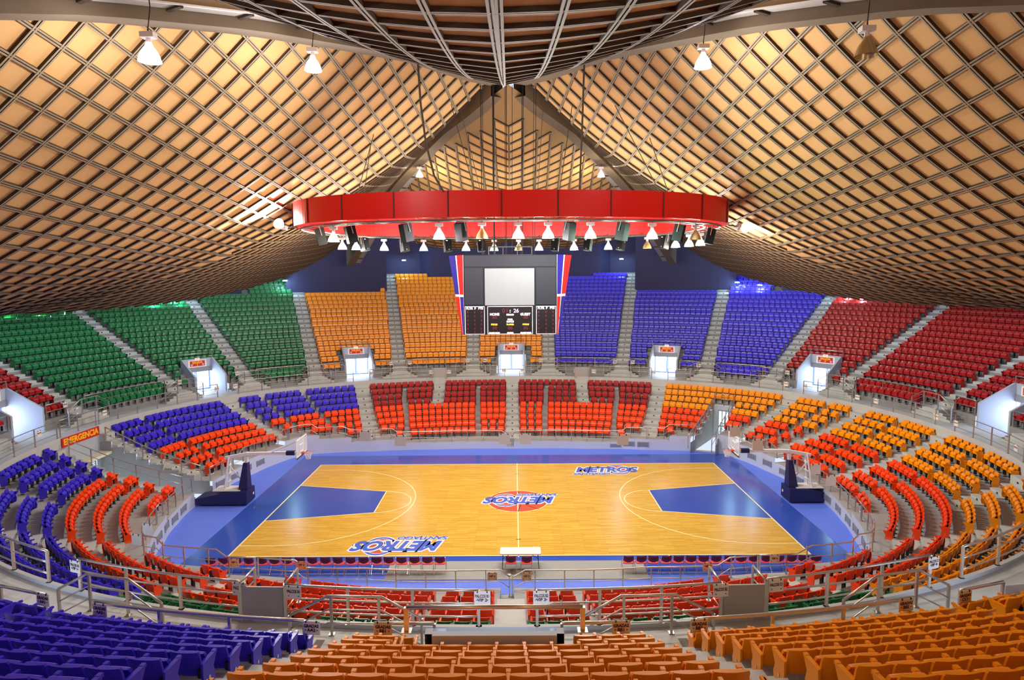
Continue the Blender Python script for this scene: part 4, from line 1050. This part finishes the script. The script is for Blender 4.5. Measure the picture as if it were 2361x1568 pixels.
# ---------------------------------------------------------------- scoreboard
SY = -3.2
TLp, TRp, BLp, BRp = at_y(1070, 588, SY), at_y(1283, 588, SY), at_y(1070, 772, SY), at_y(1283, 772, SY)
xl, xr, zt_, zb_ = (TLp.x+BLp.x)/2, (TRp.x+BRp.x)/2, TLp.z, BLp.z; sw, sh = xr-xl, zt_-zb_; cx_ = (xl+xr)/2
sb = thing('scoreboard', 'hanging four-sided scoreboard with grey video screen, HOME and GUEST panels, red and blue flag sides', 'scoreboard', (cx_, SY, zb_))
dk = mat('score_black', (.012, .012, .016), .6, spec=.2); screen = mat('score_screen', srgb(128, 130, 132), .5, noise=.06, nscale=2); led = mat('score_led_panel', (.010, .006, .008), .5, spec=.2); wht_t = mat('score_white', (.9, .9, .9), .5, emit=(1, 1, 1), es=.25); yel_t = mat('score_yellow', (.9, .75, .02), .5, emit=(1, .8, 0), es=.2); red_t = mat('score_dim_red', (.10, .006, .012), .5); pur_t = mat('score_digit', (.75, .6, .85), .5, emit=(.9, .75, 1), es=.5)
def U(px, py): return ((px-1176.5)/213*sw, (772-py)/184*sh)
b = MB()
def pbox(b, x0, y0, x1, y1, y, dep, mi=0):
    (a, c), (d_, e_) = U(x0, y1), U(x1, y0); b.box(((a+d_)/2, y, (c+e_)/2), (d_-a, dep, e_-c), mi)
ft = (1322-1283)/213*sw; fb = (1290-1283)/213*sw; DEP = 1.15
pr = [(-sw/2-ft, 1.4), (-sw/2, 0), (sw/2, 0), (sw/2+ft, 1.4), (sw/2+ft, 3.6), (sw/2, 5.0), (-sw/2, 5.0), (-sw/2-ft, 3.6)]
prb = [(-sw/2-fb, .4), (-sw/2, 0), (sw/2, 0), (sw/2+fb, .4), (sw/2+fb, 3.4), (sw/2, 3.8), (-sw/2, 3.8), (-sw/2-fb, 3.4)]
b.add([(x, y+.05, 0) for x, y in prb]+[(x, y+.05, sh) for x, y in pr], [tuple(range(7, -1, -1)), tuple(range(8, 16))]+[(i, (i+1) % 8, 8+(i+1) % 8, 8+i) for i in range(8)])
b.build('cabinet', dk, sb)
b = MB(); pbox(b, 1071, 590, 1282, 615, .02, .05); pbox(b, 1071, 618, 1114, 703, .02, .05); pbox(b, 1236, 618, 1282, 703, .02, .05); b.build('black_panel', mat('score_panel', (.018, .018, .026), .55, spec=.25), sb)
b = MB(); pbox(b, 1118, 619, 1232, 704, .0, .05); b.build('video_screen', screen, sb)
fB = mat('flag_blue', srgb(42, 30, 160), .8, spec=.15); fR = mat('flag_red', srgb(238, 28, 28), .8, spec=.15)
for s in (-1, 1):                          # flag quarters on the slanted corners
    def V(u, v, o=.03):                    # u 0 inner .. 1 outer, v 0 bottom .. 1 top
        w0 = fb+(ft-fb)*v; y0 = (.4+(1.4-.4)*v); n = Vector((s*.5, -.5, 0)).normalized()*o
        return Vector((s*(sw/2+w0*u), y0*u+.05, v*sh))+n
    for (u0, u1, v0, v1, m_, nm) in ((0, .46, .5, 1, fR if s < 0 else fB, 'flag_quarter'), (.54, 1, .5, 1, fB if s < 0 else fR, 'flag_quarter'), (0, .46, 0, .48, fB if s < 0 else fR, 'flag_quarter'), (.54, 1, 0, .48, fR if s < 0 else fB, 'flag_quarter')):
        b = MB(); q_ = [V(u0, v0), V(u1, v0), V(u1, v1), V(u0, v1)]; b.quad(*(q_ if s > 0 else q_[::-1])); b.build(nm, m_, sb)
    b = MB()
    for q_ in ([V(.46, 0), V(.54, 0), V(.54, 1), V(.46, 1)], [V(0, .475, .032), V(1, .475, .032), V(1, .505, .032), V(0, .505, .032)], [V(0, 0, .031), V(.03, 0, .031), V(.03, 1, .031), V(0, 1, .031)]): b.quad(*(q_ if s > 0 else q_[::-1]))
    b.build('flag_cross', white, sb)
b = MB()
for x0, x1 in ((1071, 1117), (1123, 1228), (1236, 1282)): pbox(b, x0, 706, x1, 771, .0, .06)
b.build('led_panel', led, sb)
b = MB(); LWp = 1.0
for x0, x1 in ((1071.5, 1117), (1123.5, 1228), (1236, 1282)):
    pbox(b, x0, 706, x1, 707.3, -.04, .02); pbox(b, x0, 770, x1, 771, -.04, .02); pbox(b, x0, 706, x0+1.1, 771, -.04, .02); pbox(b, x1-1.1, 706, x1, 771, -.04, .02)
b.build('white_outline', wht_t, sb)
def stext(s, px, py, h, mt, bold=.004):
    m = text_mb(s, h/184*sh*1.38, .004, bold); (x, z) = U(px, py); q = MB(); q.merge(m, Matrix.Translation((x, -.045, z)) @ Matrix.Rotation(pi/2, 4, 'X')); q.build('lettering', mt, sb)
for s, px, py, h in (('PLYR  F   PTS', 1094, 711, 5), ('PLYR  F   PTS', 1259, 711, 5), ('HOME', 1140, 725, 5.6), ('GUEST', 1211, 725, 5.6), ('PERIOD', 1176, 726, 3.6), ('POSS.', 1176, 737, 3.6), ('BONUS', 1176, 742, 3.6), ('GAMES WON', 1139, 768, 3), ('MATCH', 1176, 768, 3), ('GAMES WON', 1212, 768, 3)): stext(s, px, py, h, wht_t, .008)
for s, px, py in (('FOULS', 1139, 748.5), ('PLAYER', 1176, 748.5), ('FOULS', 1212, 748.5)): stext(s, px, py, 3.6, yel_t, .008)
stext('0', 1161, 717, 10, red_t); stext('1', 1169, 717, 10, red_t); stext(':', 1176, 717, 8, wht_t, .012); stext('26', 1190, 717, 9, pur_t)
for px, py in ((1140, 732), (1212, 732), (1140, 757), (1176, 757), (1212, 757)): stext('88', px, py, 8, red_t)
for px in (1078, 1094, 1109, 1242, 1259, 1275):
    for py in (720, 729, 739, 748, 758, 766): stext('8', px, py, 5, red_t)
# top frame and struts
b = MB()
for z_ in (.05, .5): b.bar((-1.2, 2.0, sh+z_), (1.2, 2.0, sh+z_), .06)
for x_ in (-1.2, -.4, .4, 1.2): b.bar((x_, 2.0, sh), (x_, 2.0, sh+.5), .05)
b.build('hanger_frame', steel_dk, sb)
# ---------------------------------------------------------------- cables
def cable(pts, r, label, m=black):
    P0 = Vector(pts[0]); e = thing('cable', label, 'cable', P0); b = MB(); b.tube([Vector(p)-P0 for p in pts], r, 6); b.build('strand', m, e); return e
cable([at_y(1137, 195, -1.2), at_y(1138, 400, -1.2), at_y(1140, 586, -1.2)], .06, 'thick dark hanger pole from the roof down to the scoreboard')
for q, px in enumerate((1108, 1112, 1164, 1167, 1181, 1203, 1206, 1231, 1236)):
    cable([at_y(px, 196, -.9), at_y(px+(1176-px)*.06, 586, -.9)], .016 if q % 3 else .026, f'thin dark wire from the roof apex to the scoreboard, {ORD[q]} from west')
dkc = mat('cable_grey', srgb(80, 72, 62), .6)
cable([at_y(963, 138, -8.6), at_y(970, 240, -8.6), at_y(982, 330, -8.6), at_y(1001, 405, -8.6), at_y(1022, 441, -8.6)], .05, 'thick grey cable bundle curving from the roof to the west part of the red ring', dkc)
cable([at_y(1347, 150, -8.4), at_y(1342, 300, -8.4), at_y(1336, 441, -8.4)], .045, 'thick grey cable dropping from the roof to the east part of the red ring', dkc)
for q, (a, c, yy) in enumerate((((1040, 240), (1094, 441), -6), ((1060, 245), (1108, 441), 4), ((1320, 240), (1290, 441), -6), ((880, 160), (840, 441), -4), ((905, 150), (826, 441), -5), ((1440, 150), (1540, 441), -5), ((1365, 140), (1520, 441), -6), ((1255, 200), (1240, 441), 3))):
    cable([at_y(*a, yy*.6), at_y(*c, yy)], .02, f'thin suspension wire from the ceiling to the red ring, {ORD[q]}', dkc)

for sx in (-1, 1):                         # unseen lamps added behind the camera to brighten the front ceiling
    lamp(Vector((sx*9.5, -37.5, 13.6)), f'added unseen uplight brightening the front ceiling, behind the {"blue" if sx < 0 else "yellow"} seats', 'warm', 1.0, (-sx*.35, .75, .65), 1500, None, True)

# ---------------------------------------------------------------- baskets
glass = mat('board_glass', (.9, .95, 1), .05, alpha=.22); orange = mat('rim_orange', srgb(235, 80, 25), .4); netm = mat('net_white', srgb(235, 235, 235), .8)
for s, nm in ((-1, 'west'), (1, 'east')):
    e = thing('basketball_hoop', f'portable basketball hoop with navy padded base at the {nm} end of the court', 'basketball hoop', (s*16.6, 0, 0))
    def X(x): return s*(x-16.6)
    b = MB(); pr = [(X(19.0), .08), (X(15.95), .08), (X(15.95), .85), (X(16.9), .85), (X(19.0), .42)]; T = Matrix(((1, 0, 0, 0), (0, 0, 1, 0), (0, 1, 0, 0), (0, 0, 0, 1))); b.prism(pr, -.62, .62, 0, T); b.build('padded_base', padnavy, e)
    b = MB(); b.box((X(17.2), 0, .86), (1.6, 1.0, .03)); b.build('base_deck', white, e)
    b = MB(); b.box((X(15.93), .35, .45), (.01, .14, .14)); b.build('emblem', signwht, e)
    b = MB(); A_ = [(X(16.0), -.33, .85), (X(16.0), .33, .85), (X(16.55), .33, .85), (X(16.55), -.33, .85)]; C_ = [(X(16.0), -.17, 2.45), (X(16.0), .17, 2.45), (X(16.25), .17, 2.45), (X(16.25), -.17, 2.45)]
    b.add(A_+C_, [(3, 2, 1, 0), (4, 5, 6, 7), (0, 1, 5, 4), (1, 2, 6, 5), (2, 3, 7, 6), (3, 0, 4, 7)]); b.build('mast_padding', padnavy, e)
    b = MB(); b.bar((X(16.1), 0, 2.4), (X(16.1), 0, 2.85), .16); b.build('front_post', white, e)
    for sy in (-1, 1):
        b = MB(); b.bar((X(17.35), sy*.32, .86), (X(17.1), sy*.12, 2.8), .09); b.build('rear_strut', white, e)
    b = MB()
    for z_, w_ in ((1.3, .5), (1.8, .4), (2.3, .3)): b.bar((X(17.25-.1*(z_-.86)), -w_/2-.04, z_), (X(17.25-.1*(z_-.86)), w_/2+.04, z_), .06)
    b.bar((X(17.2), 0, 2.35), (X(16.3), 0, 1.15), .05); b.build('cross_brace', white, e)
    b = MB(); b.bar((X(17.35), 0, 2.72), (X(16.0), 0, 2.98), .2, .18); b.bar((X(16.05), 0, 2.97), (X(13.0), 0, 3.02), .18, .17); b.build('boom', white, e)
    b = MB(); b.box((X(13.45), 0, 3.01), (.5, .24, .24)); b.build('boom_pad', padnavy, e)
    b = MB()
    for sy in (-1, 1): b.bar((X(14.6), sy*.08, 3.05), (X(12.86), sy*.6, 3.85), .045)
    b.build('board_brace', white, e)
    bd = MB(); bd.box((X(12.8), 0, 3.43), (.03, 1.8, 1.05)); bo = bd.build('backboard', glass, e)
    b = MB()
    for y_, z_, dy, dz in ((0, 3.93, 1.84, .05), (0, 2.93, 1.84, .07), (-.9, 3.43, .05, 1.05), (.9, 3.43, .05, 1.05), (0, 3.55, .59, .05), (0, 3.13, .59, .05), (-.295, 3.34, .05, .45), (.295, 3.34, .05, .45)): b.box((X(12.8), y_, z_), (.045, dy, dz))
    b.build('white_frame', white, bo)
    b = MB(); b.box((X(12.8), 0, 2.89), (.09, 1.8, .08)); b.build('edge_pad', mat('pad_dark', srgb(60, 60, 56), .6), bo)
    b = MB(); cx = X(12.42); b.tube([(cx+.23*cos(2*pi*k/28), .23*sin(2*pi*k/28), 3.05) for k in range(29)], .014, 6, cap=False); b.box((X(12.72), 0, 3.03), (.16, .16, .10)); b.bar((X(12.66), .12, 3.03), (cx, .22, 3.05), .015); b.bar((X(12.66), -.12, 3.03), (cx, -.22, 3.05), .015); b.build('rim', orange, e)
    b = MB(); rr = [(.225, 3.04), (.2, 2.94), (.165, 2.84), (.14, 2.74), (.13, 2.64)]
    for q in range(4):
        for k in range(12):
            for dk_ in (.5, -.5):
                a0, a1 = 2*pi*(k+.5*(q % 2))/12, 2*pi*(k+.5*(q % 2)+dk_)/12
                b.bar((cx+rr[q][0]*cos(a0), rr[q][0]*sin(a0), rr[q][1]), (cx+rr[q+1][0]*cos(a1), rr[q+1][0]*sin(a1), rr[q+1][1]), .012)
    b.build('net', netm, e)
# ---------------------------------------------------------------- scorer's table and court-side chairs
tb = thing('folding_table', 'white folding table standing at the near sideline behind the centre line', 'table', (.08, -8.59, 0))
b = MB(); m = .06; b.prism([(-.94+m, -.38), (.94-m, -.38), (.94, -.38+m), (.94, .38-m), (.94-m, .38), (-.94+m, .38), (-.94, .38-m), (-.94, -.38+m)], .70, .745); b.build('tabletop', mat('table_white', srgb(232, 230, 226), .4), tb)
for sx in (-1, 1):
    for sy in (-1, 1): b = MB(); b.tube([(sx*.8, sy*.28, .70), (sx*.84, sy*.3, 0)], .016, 6); b.build('leg', black, tb)
    b = MB(); b.tube([(sx*.82, -.29, .2), (sx*.82, .29, .2)], .012, 6); b.tube([(sx*.82, 0, .35), (sx*.3, 0, .69)], .012, 6); b.build('brace', black, tb)
chr_b = mat('chair_back', srgb(120, 20, 28), .4); chr_s = mat('chair_seat', srgb(225, 52, 46), .4); chrome = mat('chrome', (.75, .75, .77), .15, 1.0); holes = mat('chair_holes', srgb(60, 8, 14), .6)
def chair_make(label, grp):
    r = thing('plastic_chair', label, 'chair', (0, 0, 0), 0, grp)
    b = MB(); n = 6; V = []
    for th_ in (0, .02):
        for z_, hw in ((.52, .19), (.60, .225), (.74, .235), (.82, .22)):
            for i in range(n+1):
                u = -1+2*i/n; V.append((u*hw, -.21-.06*(1-u*u)-.08*(z_-.52)-th_ + (.03), z_-.05*(u*u)*(1 if z_ < .55 else 0)*-1))
    F = []; S = 4*(n+1)
    for q in range(3):
        for i in range(n):
            a = q*(n+1)+i; F += [(a, a+n+1, a+n+2, a+1), (S+a, S+a+1, S+a+n+2, S+a+n+1)]
    for i in range(n): F += [(i, i+1, S+i+1, S+i), (3*(n+1)+i, S+3*(n+1)+i, S+3*(n+1)+i+1, 3*(n+1)+i+1)]
    for q in range(3): a = q*(n+1); F += [(a, S+a, S+a+n+1, a+n+1), (a+n, a+n+n+1, S+a+n+n+1, S+a+n)]
    b.add(V, F); bk = b.build('backrest', chr_b, r)
    h = MB()
    for i in range(5):
        for k in range(3): h.box(((i-2)*.055, -.268-.08*(.12+.05*k)+.006*abs(i-2)**2*.5, .64+.05*k), (.02, .03, .012))
    h.build('slot', holes, bk)
    b = MB(); V = []; 
    for dz in (0, -.025):
        for y_, z_ in ((-.22, .46), (-.1, .435), (.1, .44), (.24, .43)):
            for i in range(n+1):
                u = -1+2*i/n; V.append((u*.225, y_, z_+dz+.02*u*u))
    F = []; S = 4*(n+1)
    for q in range(3):
        for i in range(n): a = q*(n+1)+i; F += [(a, a+1, a+n+2, a+n+1), (S+a, S+a+n+1, S+a+n+2, S+a+1)]
    for i in range(n): F += [(i, S+i, S+i+1, i+1), (3*(n+1)+i, 3*(n+1)+i+1, S+3*(n+1)+i+1, S+3*(n+1)+i)]
    for q in range(3): a = q*(n+1); F += [(a, a+n+1, S+a+n+1, S+a), (a+n, S+a+n, S+a+n+n+1, a+n+n+1)]
    b.add(V, F); b.build('seat', chr_s, r)
    for sx in (-1, 1):
        b = MB(); b.tube([(sx*.24, -.26, .8), (sx*.245, -.2, .46), (sx*.25, .2, .43), (sx*.25, .25, 0)], .012, 6); b.build('leg', chrome, r)
        b = MB(); b.tube([(sx*.245, .12, .43), (sx*.25, -.27, 0)], .012, 6); b.build('leg', chrome, r)
    return r
proto_c = None
def place_chair(x, y, rz_, label, grp):
    global proto_c
    if proto_c is None: r = proto_c = chair_make(label, grp)
    else:
        r = proto_c.copy(); COL.objects.link(r); r['label'] = label; r['group'] = grp
        for ch in proto_c.children:
            c = ch.copy(); COL.objects.link(c); c.parent = r
            for g in ch.children: d_ = g.copy(); COL.objects.link(d_); d_.parent = c
    r.location = (x, y, 0); r.rotation_euler = (0, 0, rz_)
for q in range(19):
    px = 496+q*(1016-496)/18; P = at_z(px, 1318, .0); place_chair(P.x, -9.15, random.uniform(-.08, .08), f'red plastic chair in the western bench row, {ORD[q]} from its west end', 'western bench chairs')
for q in range(16):
    px = 1446+q*(1875-1446)/15; P = at_z(px, 1314, .0); place_chair(P.x, -9.15, random.uniform(-.08, .08), f'red plastic chair in the eastern bench row, {ORD[q]} from its west end', 'eastern bench chairs')
place_chair(at_z(1178, 1316, 0).x, -9.12, 0, 'red plastic chair at the white table, western of the pair', 'chairs at the table'); place_chair(at_z(1214, 1316, 0).x, -9.15, .05, 'red plastic chair at the white table, eastern of the pair', 'chairs at the table')
b = MB(); b.lathe([(.001, .12), (.09, .11), (.10, .02), (.0, .0)], n=12); b.lathe([(.1, .02), (.13, .0)], n=12); bt = b.build('floor_socket', ballast_m, loc=at_z(1174, 1330, 0)); tag(bt, 'small white floor socket behind the chairs at the white table', 'socket')
tag(MB().build('x', white) if False else bt, 'small white floor socket behind the chairs at the white table', 'socket')

# ---------------------------------------------------------------- signs on the railings
def sign(P, xdir, nrm, lines, label, w_=.55, h=.5, mt=None, small=False):
    e = thing('section_sign', label, 'sign', P); T = frame((0, 0, 0), xdir, nrm)
    b = MB(); m = MB(); m.box((0, 0, 0), (w_, h, .012)); b.merge(m, T); pl = b.build('plate', mt or signwht, e)
    m = MB(); n = len(lines)
    for q, s in enumerate(lines):
        t = text_mb(s, h*(.32 if n > 1 else .32), .002, .004); xs = [v[0] for v in t.v]; k = min(1., w_*.86/(max(xs)-min(xs))) if xs else 1
        m.merge(t, Matrix.Translation((0, (.14 if n > 1 else .06)*h*(1 if q == 0 else -1.1), .009)) @ Matrix.Diagonal((k, 1, 1, 1)))
    b = MB(); b.merge(m, T); b.build('lettering', signtxt, pl)
    m = MB()
    for sx in (-1, 1): disc(m, sx*w_*.33, -h*.27 if n == 1 else -h*.15, h*.06, h*.05, .009, 0, 10)
    b = MB(); b.merge(m, T); b.build('emblem', signblu, pl)
    m = MB()
    for sx in (-1, 1): m.box((sx*w_*.3, h*.46, .0), (.03, .05, .03))
    b = MB(); b.merge(m, T); b.build('clip', steel_dk, pl)
def near_hit(px, py, dd):
    d = ray(px, py); t = .5
    while t < 60:
        P = Vector(CAMP)+d*t
        if dring(P.x, P.y) < dd: return P
        t += .02
    return P
def tang(P, dd):
    th = atan2(P.x-X0, P.y); a, c = ringpt(dd, th-.02), ringpt(dd, th+.02); return (c-a).normalized()
gold = mat('sign_beige', srgb(222, 200, 160), .5)
for px, py, dd, ln_, lab, s in ((99, 1383, 2.6, ['GRADAS', 'AA1'], 'GRADAS AA1 sign plate on the railing before the westernmost blue seats', 0), (230, 1407, 2.6, ['GRADAS', 'AA2'], 'GRADAS AA2 sign plate at the outer end of the blue block railing', 0), (718, 1448, 2.6, ['GRADAS', 'AA2'], 'GRADAS AA2 sign plate at the inner end of the blue block railing', 0), (883, 1450, 2.6, ['GRADAS', 'BB1'], 'GRADAS BB1 sign plate on railing west of the concrete parapet', 1), (1432, 1447, 2.6, ['GRADAS', 'BB1'], 'GRADAS BB1 sign plate on railing east of the concrete parapet', 1), (1612, 1443, 2.6, ['GRADAS', 'BB2'], 'GRADAS BB2 sign plate at the inner end of its railing', 1), (2089, 1395, 2.6, ['GRADAS', 'BB2'], 'GRADAS BB2 sign plate at the outer end of its railing', 1), (2225, 1377, 2.6, ['GRADAS', 'CC1'], 'GRADAS CC1 sign plate on railing before the eastern yellow seats', 1),
                            (173, 1307, .1, ['PALCOS A2', 'VIP 1'], 'PALCOS A2 VIP 1 sign plate above the blue palcos seats', 0), (552, 1358, .1, ['PALCOS A2'], 'PALCOS A2 sign plate by the western grey gate board', 0), (677, 1366, .1, ['PALCOS B1'], 'PALCOS B1 sign plate by the western grey gate board', 0), (1112, 1379, .1, ['PALCOS B1', 'VIP 2'], 'PALCOS B1 VIP 2 sign plate beside the centre aisle', 0), (1248, 1378, .1, ['PALCOS B2', 'VIP 3'], 'PALCOS B2 VIP 3 sign plate beside the centre aisle', 0), (1662, 1361, .1, ['PALCOS B2'], 'PALCOS B2 sign plate by the eastern grey gate board', 0), (1790, 1350, .1, ['PALCOS C1'], 'PALCOS C1 sign plate by the eastern grey gate board', 0), (2153, 1298, .1, ['PALCOS C1', 'VIP 4'], 'PALCOS C1 VIP 4 sign plate above the yellow palcos seats', 0)):
    P = near_hit(px, py, dd); t = tang(P, dd); n = Vector((-t.y, t.x, 0)); n = n if n.dot(Vector((P.x-X0, P.y, 0))) > 0 else -n
    sign(P, -t, n, ln_, lab, .40 if dd > 1 else .42, .32 if dd > 1 else .36, gold if s else None)
for px, py, ln_, lab in ((540, 1298, ['VIP 1'], 'westernmost VIP sign plate on the court-side railing'), (695, 1304, ['VIP 2'], 'VIP 2 sign plate at the west end of its railing'), (1135, 1330, ['VIP 2'], 'VIP 2 sign plate just west of the court-side gate'), (1214, 1330, ['VIP 3'], 'VIP 3 sign plate just east of the court-side gate'), (1632, 1307, ['VIP 3'], 'VIP 3 sign plate at the east end of its railing'), (1786, 1289, ['VIP 4'], 'easternmost VIP sign plate on the court-side railing')):
    P = at_y(px, py, -11.75) if 600 < px < 1700 else at_y(px, py, -11.4); sign(P, (1, 0, 0), (0, -1, 0), ln_, lab, .40, .36, gold)
far_up = [(149, 933), (413, 881.6), (547, 861), (902, 838), (945, 836), (1078, 832), (1119, 831), (1247, 831), (1418, 834.5), (1459, 835), (1611, 842.5), (1816, 859), (1944, 876)]
far_con = [(88, 1000), (240, 952), (499, 897), (542, 890), (856, 861), (994, 857.7), (1035, 857), (1162, 853.6), (1205, 853.6), (1328, 855), (1369, 856), (1507, 858.6), (1813, 885), (1857, 891), (1978, 916), (2021, 924.6), (2161, 961), (2206, 976), (2345, 1033)]
far_vip = [(311, 1246), (337, 1222), (841, 1006), (922, 1017), (1163, 1013), (1211, 1013), (1437, 1015), (1697, 995), (1749, 1026), (1883, 1083), (1919, 1109)]
for l, dd, nm in ((far_up, 2.4, 'upper far railing'), (far_con, 0.0, 'concourse railing beyond the court'), (far_vip, None, 'court-side railing beyond the court')):
    for q, (px, py) in enumerate(l):
        if dd is None:
            d = ray(px, py); t = 20.
            while t < 80:
                P = Vector(CAMP)+d*t; th = atan2(P.x-X0, P.y)
                if dring(P.x, P.y) > dwall(th)+.1: break
                t += .05
            dd_ = dwall(th)
        else: P = far_hit(px, py, dd); dd_ = dd
        t = tang(P, dd_); n = Vector((-t.y, t.x, 0)); n = -n if n.dot(Vector((P.x-X0, P.y, 0))) > 0 else n
        sign(P+n*.05, t, n, ['GRADAS'] if dd == 2.4 else ['PALCOS'] if dd == 0 else ['VIP'], f'small pale sign plate on the {nm}, {ORD[q]} from its west end', .36, .34)
# EMERGENCIA banner over the western way out
v = VOMS[0]; p, q_ = v.a.at(-.07), v.b.at(-.07); m_ = (q_-p).normalized(); n = Vector((m_.y, -m_.x, 0)); n = n if n.dot(Vector((-1, 0, 0))) < 0 else -n
c = (p+q_)/2+Vector((0, 0, ZC-.22))+n*.03; e = thing('exit_banner', 'red banner reading EMERGENCIA in yellow over the western emergency exit', 'sign', c)
T = frame((0, 0, 0), Vector((0, 0, 1)).cross(n), n); b = MB(); m = MB(); m.box((0, 0, 0), ((q_-p).length-.06, .56, .02)); b.merge(m, T); pl = b.build('panel', signred, e)
t = text_mb('EMERGENCIA', .5, .004, .02); xs = [w_[0] for w_ in t.v]; k = ((q_-p).length-.3)/(max(xs)-min(xs)); m = MB(); m.merge(t, Matrix.Translation((0, 0, .014)) @ Matrix.Diagonal((k, 1, 1, 1))); b = MB(); b.merge(m, T); b.build('lettering', signyel, pl)
b = MB(); b.box((0, 0, 0), (.7, 3.0, .16)); o = b.build('door_canopy', mat('canopy_cream', srgb(226, 222, 200), .6), loc=(p.x+.55, (p.y+q_.y)/2, 2.5)); tag(o, 'cream concrete canopy over the western emergency door', 'canopy')
